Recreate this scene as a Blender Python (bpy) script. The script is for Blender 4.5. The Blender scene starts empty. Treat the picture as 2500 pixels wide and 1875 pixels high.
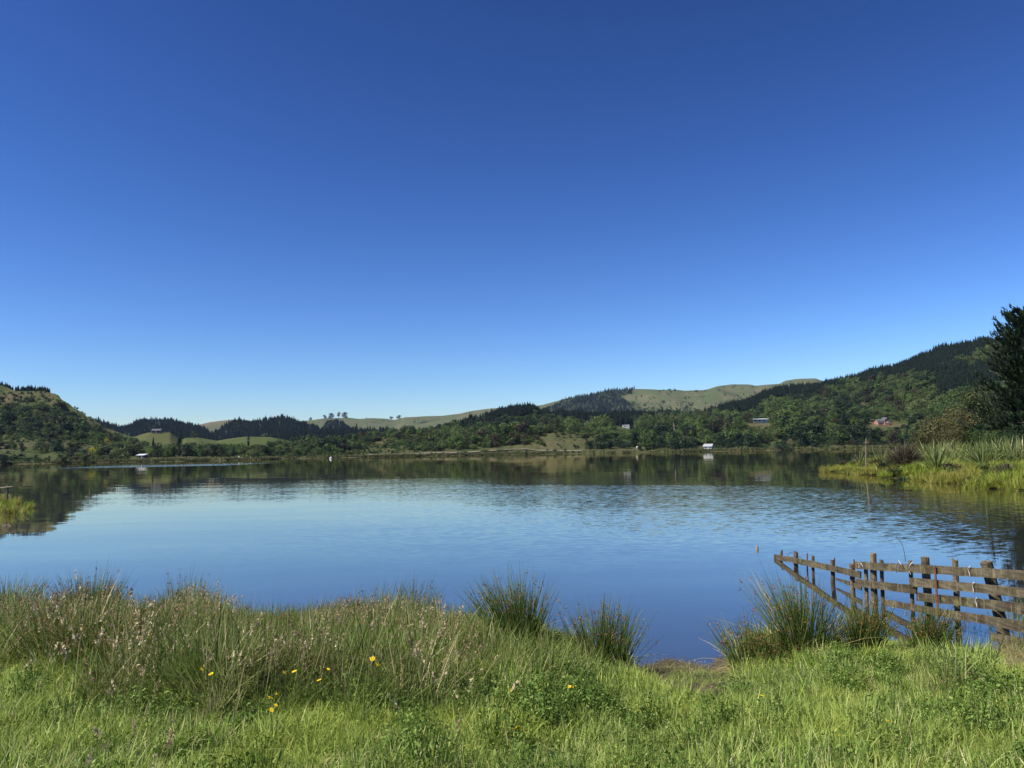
import bpy, math, random
import numpy as np
from mathutils import Matrix, Vector

random.seed(7)
RNG = np.random.default_rng(7)
SC = bpy.context.scene
COL = SC.collection

# ------------------------------------------------------------------ camera
HC = 2.3                      # eye height above the lake
FPX = 1962.0                  # focal length in pixels of the 2500 px wide photograph
PITCH = math.atan(161.4 / FPX)
ROLL = math.radians(1.014)
_F = np.array([0, math.cos(PITCH), math.sin(PITCH)])
_r0 = np.array([1.0, 0, 0]); _u0 = np.array([0, -math.sin(PITCH), math.cos(PITCH)])
_R = _r0 * math.cos(ROLL) - _u0 * math.sin(ROLL)
_U = _u0 * math.cos(ROLL) + _r0 * math.sin(ROLL)
cam = bpy.data.cameras.new('camera')
cam.sensor_width = 36.0
cam.lens = 36.0 * FPX / 2500.0
cam.clip_start = 0.1; cam.clip_end = 30000
camo = bpy.data.objects.new('camera', cam); COL.objects.link(camo)
camo.matrix_world = Matrix(((_R[0], _U[0], -_F[0], 0), (_R[1], _U[1], -_F[1], 0), (_R[2], _U[2], -_F[2], HC), (0, 0, 0, 1)))
SC.camera = camo

# ------------------------------------------------------------------ sky, sun, exposure
SUN_EL = math.radians(48)
SUN_DIR = np.array([-0.93, -0.37])            # horizontal direction towards the sun (left, behind the viewer)
SUN_DIR = SUN_DIR / np.linalg.norm(SUN_DIR)
w = bpy.data.worlds.new('World'); SC.world = w; w.use_nodes = True
nt = w.node_tree
bg = nt.nodes['Background']
sky = nt.nodes.new('ShaderNodeTexSky'); sky.sky_type = 'NISHITA'
sky.sun_disc = False
sky.sun_elevation = SUN_EL
sky.sun_rotation = math.atan2(SUN_DIR[0], SUN_DIR[1])
sky.altitude = 300; sky.air_density = 1.0; sky.dust_density = 0.25; sky.ozone_density = 3.2
SKY_STRENGTH = 0.068
hs = nt.nodes.new('ShaderNodeHueSaturation'); hs.inputs['Saturation'].default_value = 1.07
hs.inputs['Hue'].default_value = 0.5
nt.links.new(sky.outputs[0], hs.inputs['Color'])
# tone of the clear sky: same curve over the whole dome
def _vm(op, src, val):
    v = nt.nodes.new('ShaderNodeVectorMath'); v.operation = op; nt.links.new(src, v.inputs[0]); v.inputs[1].default_value = val; return v.outputs[0]
c0 = _vm('MULTIPLY', hs.outputs[0], (0.1, 0.1, 0.1))
gm = nt.nodes.new('ShaderNodeGamma'); gm.inputs[1].default_value = 1.70; nt.links.new(c0, gm.inputs[0])
c1 = _vm('MULTIPLY', gm.outputs[0], (16.9, 17.2, 20.2))
c1 = _vm('MINIMUM', c1, (30.0, 30.0, 30.0))
nt.links.new(c1, bg.inputs[0])
bg.inputs[1].default_value = SKY_STRENGTH
sl = bpy.data.lights.new('sun', 'SUN'); sl.energy = 4.8; sl.angle = math.radians(0.53); sl.color = (1.0, 0.95, 0.86)
so = bpy.data.objects.new('sun', sl); COL.objects.link(so)
sd = Vector((SUN_DIR[0] * math.cos(SUN_EL), SUN_DIR[1] * math.cos(SUN_EL), math.sin(SUN_EL)))
so.rotation_euler = sd.to_track_quat('Z', 'Y').to_euler(); so.location = (-30, -30, 60)
vs = SC.view_settings
vs.view_transform = 'Standard'; vs.look = 'None'; vs.gamma = 1.0; vs.use_curve_mapping = False
vs.exposure = 0.6
cy = SC.cycles
cy.max_bounces = 6; cy.diffuse_bounces = 3; cy.glossy_bounces = 3; cy.transmission_bounces = 4; cy.transparent_max_bounces = 4
cy.volume_bounces = 0
cy.caustics_reflective = False; cy.caustics_refractive = False
cy.sample_clamp_indirect = 4.0
cy.use_denoising = True; cy.denoiser = 'OPENIMAGEDENOISE'; cy.denoising_input_passes = 'RGB_ALBEDO_NORMAL'; cy.denoising_prefilter = 'ACCURATE'; cy.denoising_quality = 'HIGH'

# ------------------------------------------------------------------ pixel <-> world helpers
def ray(px, py):
    """direction through a photograph pixel, scaled so that its depth (y) is 1"""
    d = _F + (px - 1250.0) / FPX * _R + (937.5 - py) / FPX * _U
    return d / d[1]
def at(px, py, Y):
    d = ray(px, py); return np.array([d[0] * Y, Y, HC + d[2] * Y])
def project(x, y, z):
    x, y, z = np.asarray(x, float), np.asarray(y, float), np.asarray(z, float) - HC
    c = x * _F[0] + y * _F[1] + z * _F[2]
    u = (x * _R[0] + y * _R[1] + z * _R[2]) / c; v = (x * _U[0] + y * _U[1] + z * _U[2]) / c
    return 1250 + u * FPX, 937.5 - v * FPX
def water_hit(px, py):
    d = ray(px, py); Y = HC / -d[2]; return np.array([d[0] * Y, Y, 0.0])
def march(zf, px, py, y0, y1, n=4000):
    d = ray(px, py); Y = np.linspace(y0, y1, n)
    X = d[0] * Y; Z = HC + d[2] * Y
    hit = np.nonzero(zf(X, Y) >= Z)[0]
    if len(hit) == 0: return None
    i = hit[0]; return np.array([X[i], Y[i], float(zf(X[i:i + 1], Y[i:i + 1])[0])])
def inpoly(px, py, poly):
    px = np.asarray(px); py = np.asarray(py); inside = np.zeros(px.shape, bool)
    n = len(poly); j = n - 1
    for i in range(n):
        xi, yi = poly[i]; xj, yj = poly[j]
        c = ((yi > py) != (yj > py)) & (px < (xj - xi) * (py - yi) / (yj - yi + 1e-12) + xi)
        inside ^= c; j = i
    return inside
def inany(px, py, polys):
    r = np.zeros(np.shape(px), bool)
    for p in polys: r |= inpoly(px, py, p)
    return r

# ------------------------------------------------------------------ noise
_LAT = np.random.default_rng(11).random((256, 256))
def vnoise(x, y):
    xi = np.floor(x).astype(int); yi = np.floor(y).astype(int); fx = x - xi; fy = y - yi
    fx = fx * fx * (3 - 2 * fx); fy = fy * fy * (3 - 2 * fy)
    a = _LAT[xi & 255, yi & 255]; b = _LAT[(xi + 1) & 255, yi & 255]
    c = _LAT[xi & 255, (yi + 1) & 255]; d = _LAT[(xi + 1) & 255, (yi + 1) & 255]
    return (a * (1 - fx) + b * fx) * (1 - fy) + (c * (1 - fx) + d * fx) * fy
def fbm(x, y, o=4):
    s = 0; a = 1; t = 0
    for k in range(o):
        s = s + a * vnoise(x * 2 ** k + 17.3 * k, y * 2 ** k + 5.1 * k); t += a; a *= 0.5
    return s / t - 0.5
def sstep(a, b, x):
    t = np.clip((x - a) / (b - a), 0, 1); return t * t * (3 - 2 * t)

# ------------------------------------------------------------------ materials
def mat(name):
    m = bpy.data.materials.new(name); m.use_nodes = True
    n = m.node_tree.nodes; n.clear()
    out = n.new('ShaderNodeOutputMaterial')
    return m, m.node_tree, n, m.node_tree.links, out
def ramp(n, stops, interp='LINEAR'):
    r = n.new('ShaderNodeValToRGB'); r.color_ramp.interpolation = interp
    e = r.color_ramp.elements
    while len(e) < len(stops): e.new(0.5)
    for i, (p, c) in enumerate(stops):
        e[i].position = p; e[i].color = (c[0], c[1], c[2], 1)
    return r
def noise(n, l, scale, detail=4, vec=None, rough=0.55):
    t = n.new('ShaderNodeTexNoise'); t.inputs['Scale'].default_value = scale; t.inputs['Detail'].default_value = detail
    t.inputs['Roughness'].default_value = rough
    if vec is not None: l.new(vec, t.inputs['Vector'])
    return t
def mixrgb(n, l, fac, a, b, mode='MIX'):
    m = n.new('ShaderNodeMix'); m.data_type = 'RGBA'; m.blend_type = mode
    for s, v in ((0, fac), (6, a), (7, b)):
        if isinstance(v, (int, float)): m.inputs[s].default_value = v
        elif isinstance(v, tuple): m.inputs[s].default_value = (v[0], v[1], v[2], 1)
        else: l.new(v, m.inputs[s])
    return m.outputs[2]
def math_(n, l, op, a, b=0.0, c=0.0):
    m = n.new('ShaderNodeMath'); m.operation = op
    for s, v in enumerate((a, b, c)):
        if isinstance(v, (int, float)): m.inputs[s].default_value = v
        else: l.new(v, m.inputs[s])
    return m.outputs[0]

def leaf_mat(name, stops, transl=0.35, rough=0.55, spec=0.25, patch=None, patch_scale=0.6, inst=0.35):
    """foliage: per-leaf ramp (attribute rnd) + per-plant variation + patches of another tone by place"""
    m, t, n, l, out = mat(name)
    at_ = n.new('ShaderNodeAttribute'); at_.attribute_name = 'rnd'
    oi = n.new('ShaderNodeObjectInfo')
    k = math_(n, l, 'MULTIPLY_ADD', oi.outputs['Random'], inst, -inst * 0.5)
    f = math_(n, l, 'ADD', at_.outputs['Fac'], k)
    r = ramp(n, stops); l.new(f, r.inputs[0]); c = r.outputs[0]
    if patch:
        g = n.new('ShaderNodeNewGeometry')
        nn = noise(n, l, patch_scale, 3, g.outputs['Position'])
        rr = ramp(n, [(0.42, (0, 0, 0)), (0.64, (1, 1, 1))]); l.new(nn.outputs['Fac'], rr.inputs[0])
        c = mixrgb(n, l, rr.outputs[0], c, patch)
    p = n.new('ShaderNodeBsdfPrincipled'); l.new(c, p.inputs['Base Color'])
    p.inputs['Roughness'].default_value = rough; p.inputs['Specular IOR Level'].default_value = spec
    if transl > 0:
        tr = n.new('ShaderNodeBsdfTranslucent'); l.new(c, tr.inputs['Color'])
        mx = n.new('ShaderNodeMixShader'); mx.inputs[0].default_value = transl
        l.new(p.outputs[0], mx.inputs[1]); l.new(tr.outputs[0], mx.inputs[2]); l.new(mx.outputs[0], out.inputs[0])
    else: l.new(p.outputs[0], out.inputs[0])
    return m
def plain_mat(name, c1, c2=None, scale=3.0, rough=0.8, spec=0.2, bump=0.0, stretch=None, metal=0.0):
    m, t, n, l, out = mat(name)
    p = n.new('ShaderNodeBsdfPrincipled'); p.inputs['Roughness'].default_value = rough
    p.inputs['Specular IOR Level'].default_value = spec; p.inputs['Metallic'].default_value = metal
    tc = n.new('ShaderNodeTexCoord'); v = tc.outputs['Object']
    if stretch:
        mp = n.new('ShaderNodeMapping'); mp.inputs['Scale'].default_value = stretch; l.new(v, mp.inputs[0]); v = mp.outputs[0]
    nn = noise(n, l, scale, 6, v, 0.65)
    rr = ramp(n, [(0.3, c1), (0.7, c2 or c1)]); l.new(nn.outputs['Fac'], rr.inputs[0]); l.new(rr.outputs[0], p.inputs['Base Color'])
    if bump:
        b = n.new('ShaderNodeBump'); b.inputs['Strength'].default_value = bump; b.inputs['Distance'].default_value = 0.02
        l.new(nn.outputs['Fac'], b.inputs['Height']); l.new(b.outputs[0], p.inputs['Normal'])
    l.new(p.outputs[0], out.inputs[0]); return m
def hill_mat(name, green, olive, tan, rock=None, s=0.02, tanlo=0.5, tanhi=0.68):
    m, t, n, l, out = mat(name)
    g = n.new('ShaderNodeNewGeometry'); P = g.outputs['Position']
    n1 = noise(n, l, s, 5, P); n2 = noise(n, l, s * 2.7, 6, P, 0.65); n3 = noise(n, l, s * 30, 3, P)
    r1 = ramp(n, [(0.40, (0, 0, 0)), (0.60, (1, 1, 1))]); l.new(n1.outputs['Fac'], r1.inputs[0])
    c = mixrgb(n, l, r1.outputs[0], green, olive)
    r2 = ramp(n, [(tanlo, (0, 0, 0)), (tanhi, (1, 1, 1))]); l.new(n2.outputs['Fac'], r2.inputs[0])
    c = mixrgb(n, l, r2.outputs[0], c, tan)
    r3 = ramp(n, [(0.3, (0.65, 0.68, 0.62)), (0.7, (1.25, 1.2, 1.15))]); l.new(n3.outputs['Fac'], r3.inputs[0])
    c = mixrgb(n, l, 1.0, c, r3.outputs[0], 'MULTIPLY')
    if rock:
        sx = n.new('ShaderNodeSeparateXYZ'); l.new(g.outputs['True Normal'], sx.inputs[0])
        rk = ramp(n, [(0.50, (1, 1, 1)), (0.66, (0, 0, 0))]); l.new(sx.outputs[2], rk.inputs[0])
        c = mixrgb(n, l, rk.outputs[0], c, rock)
    p = n.new('ShaderNodeBsdfPrincipled'); p.inputs['Roughness'].default_value = 0.95; p.inputs['Specular IOR Level'].default_value = 0.05
    l.new(c, p.inputs['Base Color'])
    b = n.new('ShaderNodeBump'); b.inputs['Strength'].default_value = 0.6; b.inputs['Distance'].default_value = 1.0
    l.new(n3.outputs['Fac'], b.inputs['Height']); l.new(b.outputs[0], p.inputs['Normal'])
    l.new(p.outputs[0], out.inputs[0]); return m

M = {}
M['hill'] = hill_mat('hill_grass', (0.050, 0.068, 0.024), (0.072, 0.078, 0.034), (0.110, 0.090, 0.050), (0.035, 0.034, 0.028), 0.018, 0.48, 0.66)
M['far'] = hill_mat('far_pasture', (0.078, 0.100, 0.044), (0.100, 0.108, 0.056), (0.140, 0.122, 0.072), None, 0.010, 0.48, 0.68)
M['pinehill'] = hill_mat('forest_floor', (0.035, 0.05, 0.025), (0.04, 0.05, 0.03), (0.05, 0.045, 0.03), None, 0.02)
M['pasture'] = hill_mat('near_pasture', (0.068, 0.090, 0.026), (0.085, 0.094, 0.034), (0.12, 0.108, 0.05), None, 0.02, 0.5, 0.75)
M['brown_far'] = hill_mat('brown_pasture', (0.11, 0.10, 0.055), (0.13, 0.105, 0.06), (0.15, 0.115, 0.07), None, 0.01)
M['pine'] = leaf_mat('pine_needles', [(0, (0.006, 0.012, 0.008)), (0.6, (0.012, 0.022, 0.012)), (1, (0.021, 0.034, 0.017))], 0.08, 0.7, 0.1, inst=0.5)
M['bush'] = leaf_mat('bush_leaves', [(0, (0.016, 0.036, 0.010)), (0.5, (0.058, 0.104, 0.025)), (1, (0.145, 0.195, 0.052))], 0.22, 0.6, 0.15, inst=0.75)
M['bush_olive'] = leaf_mat('olive_leaves', [(0, (0.028, 0.040, 0.014)), (0.5, (0.068, 0.085, 0.028)), (1, (0.125, 0.132, 0.05))], 0.25, 0.65, 0.15, inst=0.5)
M['bush_brown'] = leaf_mat('brown_leaves', [(0, (0.030, 0.026, 0.016)), (0.5, (0.058, 0.048, 0.028)), (1, (0.09, 0.075, 0.042))], 0.2, 0.7, 0.1, inst=0.4)
M['bush_light'] = leaf_mat('light_leaves', [(0, (0.060, 0.095, 0.022)), (0.5, (0.105, 0.155, 0.038)), (1, (0.15, 0.20, 0.06))], 0.3, 0.6, 0.15, inst=0.3)
M['dark_tree'] = leaf_mat('dark_leaves', [(0, (0.010, 0.022, 0.011)), (0.6, (0.022, 0.042, 0.016)), (1, (0.044, 0.066, 0.025))], 0.2, 0.55, 0.2, inst=0.2)
M['willow'] = leaf_mat('willow_leaves', [(0, (0.060, 0.085, 0.028)), (0.5, (0.10, 0.130, 0.045)), (1, (0.14, 0.17, 0.065))], 0.3, 0.6, 0.15, inst=0.2)
M['yellow_tree'] = leaf_mat('yellow_leaves', [(0, (0.26, 0.26, 0.02)), (0.5, (0.42, 0.40, 0.03)), (1, (0.55, 0.50, 0.06))], 0.3, 0.6, 0.15, inst=0.1)
M['bark'] = plain_mat('bark', (0.045, 0.035, 0.026), (0.11, 0.09, 0.07), 6, 0.9, 0.1, 0.5)
M['pale_bark'] = plain_mat('pale_bark', (0.26, 0.23, 0.19), (0.42, 0.39, 0.34), 6, 0.9, 0.1)
GREENS = [(0, (0.055, 0.100, 0.016)), (0.30, (0.180, 0.285, 0.046)), (0.62, (0.335, 0.440, 0.088)), (0.84, (0.52, 0.56, 0.19)), (1, (0.66, 0.58, 0.33))]
M['grass'] = leaf_mat('grass_blades', GREENS, 0.36, 0.5, 0.2, patch=(0.36, 0.43, 0.085), patch_scale=1.3, inst=0.34)
M['tall_grass'] = leaf_mat('tall_grass_blades', [(0, (0.034, 0.060, 0.010)), (0.40, (0.115, 0.165, 0.028)), (0.66, (0.22, 0.245, 0.058)), (0.84, (0.40, 0.345, 0.15)), (1, (0.66, 0.55, 0.31))], 0.32, 0.55, 0.2, patch=(0.15, 0.215, 0.04), patch_scale=1.3, inst=0.5)
M['seed'] = leaf_mat('seed_heads', [(0, (0.17, 0.110, 0.058)), (0.5, (0.42, 0.31, 0.17)), (1, (0.74, 0.62, 0.38))], 0.22, 0.7, 0.15, inst=0.4)
M['rush'] = leaf_mat('rush_stems', [(0, (0.040, 0.070, 0.015)), (0.5, (0.120, 0.180, 0.034)), (0.8, (0.225, 0.255, 0.058)), (1, (0.42, 0.32, 0.14))], 0.12, 0.5, 0.2, inst=0.15)
M['rush_fl'] = leaf_mat('rush_flowers', [(0, (0.11, 0.050, 0.020)), (0.6, (0.25, 0.125, 0.045)), (1, (0.40, 0.24, 0.09))], 0.2, 0.7, 0.1, inst=0.2)
M['weed'] = leaf_mat('weed_leaves', [(0, (0.050, 0.095, 0.016)), (0.6, (0.140, 0.225, 0.042)), (1, (0.27, 0.35, 0.085))], 0.30, 0.6, 0.12, inst=0.3)
M['thatch'] = leaf_mat('dry_thatch', [(0, (0.14, 0.10, 0.045)), (0.5, (0.27, 0.20, 0.095)), (1, (0.42, 0.34, 0.18))], 0.25, 0.7, 0.15, inst=0.3)
M['flax'] = leaf_mat('flax_leaves', [(0, (0.070, 0.100, 0.024)), (0.5, (0.175, 0.215, 0.055)), (0.85, (0.29, 0.315, 0.10)), (1, (0.40, 0.34, 0.16))], 0.22, 0.4, 0.35, inst=0.3)
M['spit_grass'] = leaf_mat('marsh_grass_blades', [(0, (0.10, 0.150, 0.016)), (0.5, (0.24, 0.320, 0.034)), (0.85, (0.38, 0.42, 0.06)), (1, (0.50, 0.42, 0.14))], 0.30, 0.55, 0.15, patch=(0.33, 0.30, 0.07), patch_scale=0.16, inst=0.4)
M['reed'] = leaf_mat('reed_blades', [(0, (0.055, 0.075, 0.024)), (0.5, (0.115, 0.130, 0.045)), (1, (0.24, 0.21, 0.10))], 0.3, 0.6, 0.15, inst=0.5)

# ------------------------------------------------------------------ mesh builders
def mesh_from(name, V, F, mats, rnd=None, fm=None, smooth=False):
    me = bpy.data.meshes.new(name)
    V = np.asarray(V, np.float32)
    if len(F) and not isinstance(F, list): F = F.tolist()
    me.from_pydata(V.tolist(), [], F)
    for m in mats: me.materials.append(m)
    if rnd is not None:
        a = me.attributes.new('rnd', 'FLOAT', 'POINT'); a.data.foreach_set('value', np.asarray(rnd, np.float32))
    if fm is not None: me.polygons.foreach_set('material_index', np.asarray(fm, np.int32))
    if smooth: me.polygons.foreach_set('use_smooth', np.ones(len(me.polygons), bool))
    me.update(); return me
def ob(name, me, parent=None, loc=(0, 0, 0), rz=0.0, scale=None, link=True):
    o = bpy.data.objects.new(name, me)
    if link: COL.objects.link(o)
    o.location = [float(v) for v in loc]
    if rz: o.rotation_euler = (0, 0, rz)
    if scale is not None: o.scale = scale if hasattr(scale, '__len__') else (scale,) * 3
    if parent is not None: o.parent = parent
    return o
def tag(o, label=None, cat=None, group=None, kind=None):
    if label: o['label'] = label
    if cat: o['category'] = cat
    if group: o['group'] = group
    if kind: o['kind'] = kind
    return o
def empty(name, loc=(0, 0, 0), rz=0.0, scale=None):
    o = ob(name, None, None, loc, rz, scale); o.empty_display_size = 0.2; return o

class Geo:
    """collects strips, tubes, leaves and boxes into one mesh"""
    def __init__(s): s.V = []; s.F = []; s.R = []; s.M = []
    def add(s, vs, fs, r=0.5, m=0):
        b = len(s.V); s.V.extend(vs); s.R.extend([r] * len(vs) if not hasattr(r, '__len__') else r)
        for f in fs: s.F.append([b + i for i in f]); s.M.append(m)
    def blade(s, base, az, L, wd, lean, curve, r, m=0, seg=3, twist=0.0):
        dx, dy = math.cos(az), math.sin(az); px, py = -math.sin(az + twist), math.cos(az + twist)
        x, y, z = base; ang = lean; pts = [(x, y, z)]; st = L / seg
        for i in range(seg):
            ang += curve / seg
            x += math.sin(ang) * dx * st; y += math.sin(ang) * dy * st; z += math.cos(ang) * st; pts.append((x, y, z))
        vs = []
        for i, p in enumerate(pts[:-1]):
            h = wd * 0.5 * (1 - 0.55 * (i / seg) ** 1.5); vs += [(p[0] - px * h, p[1] - py * h, p[2]), (p[0] + px * h, p[1] + py * h, p[2])]
        vs.append(pts[-1]); fs = [(2 * i, 2 * i + 1, 2 * i + 3, 2 * i + 2) for i in range(seg - 1)]
        k = 2 * (seg - 1); fs.append((k, k + 1, k + 2))
        s.add(vs, fs, r, m); return pts
    def tube(s, pts, rad, r=0.5, m=0, sides=3, cap=False):
        vs = []; fs = []; n = len(pts)
        P = [np.array(p, float) for p in pts]
        for i, p in enumerate(P):
            t = P[min(i + 1, n - 1)] - P[max(i - 1, 0)]; t = t / (np.linalg.norm(t) + 1e-9)
            a = np.cross(t, (0.31, 0.17, 0.93) if abs(t[2]) < 0.9 else (1, 0, 0)); a /= np.linalg.norm(a) + 1e-9; b = np.cross(t, a)
            rr = rad[i] if hasattr(rad, '__len__') else rad
            for k in range(sides):
                th = 2 * math.pi * k / sides; vs.append(tuple(p + rr * (math.cos(th) * a + math.sin(th) * b)))
        for i in range(n - 1):
            for k in range(sides):
                k2 = (k + 1) % sides; fs.append((i * sides + k, i * sides + k2, (i + 1) * sides + k2, (i + 1) * sides + k))
        if cap: fs.append(tuple(range(sides))[::-1]); fs.append(tuple((n - 1) * sides + k for k in range(sides)))
        s.add(vs, fs, r, m)
    def leaf(s, c, nrm, size, r, m=0, asp=1.0, ang=None):
        nrm = np.asarray(nrm, float); nrm = nrm / (np.linalg.norm(nrm) + 1e-9)
        a = np.cross(nrm, (0.2, 0.3, 0.9) if abs(nrm[2]) < 0.9 else (1, 0, 0)); a /= np.linalg.norm(a); b = np.cross(nrm, a)
        th = random.random() * 6.283 if ang is None else ang
        u = (math.cos(th) * a + math.sin(th) * b) * size * 0.5; v = (-math.sin(th) * a + math.cos(th) * b) * size * 0.5 * asp
        c = np.asarray(c, float)
        s.add([tuple(c - u), tuple(c - 0.3 * u - v), tuple(c + u), tuple(c + 0.2 * u + v)], [(0, 1, 2, 3)], r, m)
    def box(s, lo, hi, r=0.5, m=0):
        x0, y0, z0 = lo; x1, y1, z1 = hi
        s.add([(x0, y0, z0), (x1, y0, z0), (x1, y1, z0), (x0, y1, z0), (x0, y0, z1), (x1, y0, z1), (x1, y1, z1), (x0, y1, z1)],
              [(3, 2, 1, 0), (4, 5, 6, 7), (0, 1, 5, 4), (1, 2, 6, 5), (2, 3, 7, 6), (3, 0, 4, 7)], r, m)
    def mesh(s, name, mats, smooth=False): return mesh_from(name, s.V, s.F, mats, s.R, s.M, smooth)

U = random.uniform
PROTO = bpy.data.collections.new('plant_sources')     # plants that scattered ground cover is made of; not part of the scene itself

_scn = [0]
def scatter(name, protos, pts, rz, scl, idx, tilt=0.0):
    """one object whose points carry copies of a few source plants (geometry nodes)"""
    _scn[0] += 1
    c = bpy.data.collections.new('sources_%02d' % _scn[0])
    for i, me in enumerate(protos):
        o = bpy.data.objects.new('s%02d_%02d' % (_scn[0], i), me); c.objects.link(o)
    n = len(pts); me = bpy.data.meshes.new(name); me.vertices.add(n)
    me.vertices.foreach_set('co', np.asarray(pts, np.float32).ravel())
    rot = np.zeros((n, 3), np.float32); rot[:, 2] = rz
    if tilt: rot[:, :2] = RNG.normal(0, tilt, (n, 2))
    s3 = np.asarray(scl, np.float32)
    if s3.ndim == 1: s3 = np.repeat(s3[:, None], 3, 1)
    me.attributes.new('rot', 'FLOAT_VECTOR', 'POINT').data.foreach_set('vector', rot.ravel())
    me.attributes.new('scl', 'FLOAT_VECTOR', 'POINT').data.foreach_set('vector', s3.ravel())
    me.attributes.new('idx', 'INT', 'POINT').data.foreach_set('value', np.asarray(idx, np.int32))
    o = ob(name, me)
    g = bpy.data.node_groups.new(name + '_copies', 'GeometryNodeTree')
    g.interface.new_socket('Geometry', in_out='INPUT', socket_type='NodeSocketGeometry')
    g.interface.new_socket('Geometry', in_out='OUTPUT', socket_type='NodeSocketGeometry')
    N = g.nodes; L = g.links
    gi = N.new('NodeGroupInput'); go = N.new('NodeGroupOutput')
    mp = N.new('GeometryNodeMeshToPoints'); L.new(gi.outputs[0], mp.inputs['Mesh'])
    ci = N.new('GeometryNodeCollectionInfo'); ci.inputs['Collection'].default_value = c
    ci.inputs['Separate Children'].default_value = True; ci.inputs['Reset Children'].default_value = True
    ip = N.new('GeometryNodeInstanceOnPoints'); ip.inputs['Pick Instance'].default_value = True
    L.new(mp.outputs[0], ip.inputs['Points']); L.new(ci.outputs[0], ip.inputs['Instance'])
    def na(nm, ty):
        a = N.new('GeometryNodeInputNamedAttribute'); a.data_type = ty; a.inputs['Name'].default_value = nm; return a.outputs['Attribute']
    L.new(na('idx', 'INT'), ip.inputs['Instance Index'])
    er = N.new('FunctionNodeEulerToRotation'); L.new(na('rot', 'FLOAT_VECTOR'), er.inputs[0]); L.new(er.outputs[0], ip.inputs['Rotation'])
    L.new(na('scl', 'FLOAT_VECTOR'), ip.inputs['Scale'])
    L.new(ip.outputs[0], go.inputs[0])
    md = o.modifiers.new('copies', 'NODES'); md.node_group = g
    return o

# ---- trees: unit height 1, base at z = 0
def crown_geo(seed, rx=0.36, z0=0.22, lobes=9, leaves=360, size=0.085, top=1.0, droop=0.0, m=0, g=None, shape='round'):
    random.seed(seed); g = g or Geo(); L = []
    for i in range(lobes):
        th = U(0, 6.283)
        if shape == 'poplar': h = U(z0 + 0.05, top - 0.1); rr = U(0, 0.4) * rx; lr = rx * U(0.6, 0.9) * (1 - 0.5 * abs(h - 0.5))
        elif shape == 'flat': h = U(0.55, 0.85) * top; rr = rx * math.sqrt(U(0.05, 0.7)); lr = rx * U(0.3, 0.45)
        else:
            h = U(z0 + 0.08, top - 0.16); k = math.sqrt(max(0.05, 1 - ((h - 0.45) / 0.6) ** 2)); rr = rx * k * U(0.2, 0.72); lr = rx * U(0.34, 0.55)
        L.append((math.cos(th) * rr, math.sin(th) * rr, h, lr))
    for i in range(leaves):
        cx, cy, cz, lr = random.choice(L)
        u = U(-1, 1); th = U(0, 6.283); q = math.sqrt(1 - u * u); d = np.array([q * math.cos(th), q * math.sin(th), u])
        rr = lr * U(0.62, 1.08)
        zz = 0.8 if shape != 'poplar' else 1.5
        p = np.array([cx, cy, cz]) + d * rr * np.array([1, 1, zz])
        if droop: p[2] -= droop * (math.hypot(p[0], p[1]) / rx) ** 2 * U(0.3, 1)
        p[2] = min(max(p[2], z0 * 0.5), top)
        nr = d * 0.8 + np.array([U(-1, 1), U(-1, 1), U(-0.4, 1)]) * 0.6
        g.leaf(p, nr, size * U(0.6, 1.5), U(0, 1), m, U(0.5, 0.9))
    return g, L
def trunk_geo(seed, L, g=None, r0=0.03, m=0):
    random.seed(seed + 1); g = g or Geo()
    g.tube([(0, 0, -0.05), (U(-.02, .02), U(-.02, .02), 0.18), (U(-.03, .03), U(-.03, .03), 0.4), (U(-.04, .04), U(-.04, .04), 0.62)], [r0 * 1.3, r0, r0 * 0.75, r0 * 0.35], U(0, 1), m, 5)
    for (x, y, z, lr) in L[:6]:
        s0 = U(0.15, 0.35); g.tube([(0, 0, s0), (x * 0.5, y * 0.5, s0 + (z - s0) * 0.65), (x, y, z)], [r0 * 0.6, r0 * 0.4, r0 * 0.15], U(0, 1), m, 4)
    return g
def pine_geo(seed, tiers=11, rx=0.17, m=0, tm=1, g=None, jag=8):
    random.seed(seed); g = g or Geo()
    g.tube([(0, 0, -0.03), (0, 0, 0.5), (0, 0, 0.96)], [0.016, 0.011, 0.003], 0.5, tm, 4)
    for i in range(tiers):
        f = i / (tiers - 1); z = 0.12 + 0.8 * f; R = rx * (1 - f) ** 0.85 + 0.012; R *= U(0.85, 1.15); ph = U(0, 6.28)
        for k in range(jag):
            a = ph + 6.283 * k / jag; R2 = R * U(0.65, 1.2); dz = U(0.02, 0.06)
            b = a + 6.283 / jag * U(0.6, 1.0)
            g.add([(0, 0, z + 0.085 + U(0, .02)), (math.cos(a) * R2, math.sin(a) * R2, z - dz + U(-.02, .02)), (math.cos((a + b) / 2) * R2 * 1.15, math.sin((a + b) / 2) * R2 * 1.15, z - dz * U(-.3, 1)), (math.cos(b) * R2 * .8, math.sin(b) * R2 * .8, z - dz)],
                  [(0, 1, 2), (0, 2, 3)], U(0, 1), m)
    return g
TREE_SRC = {}
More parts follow.
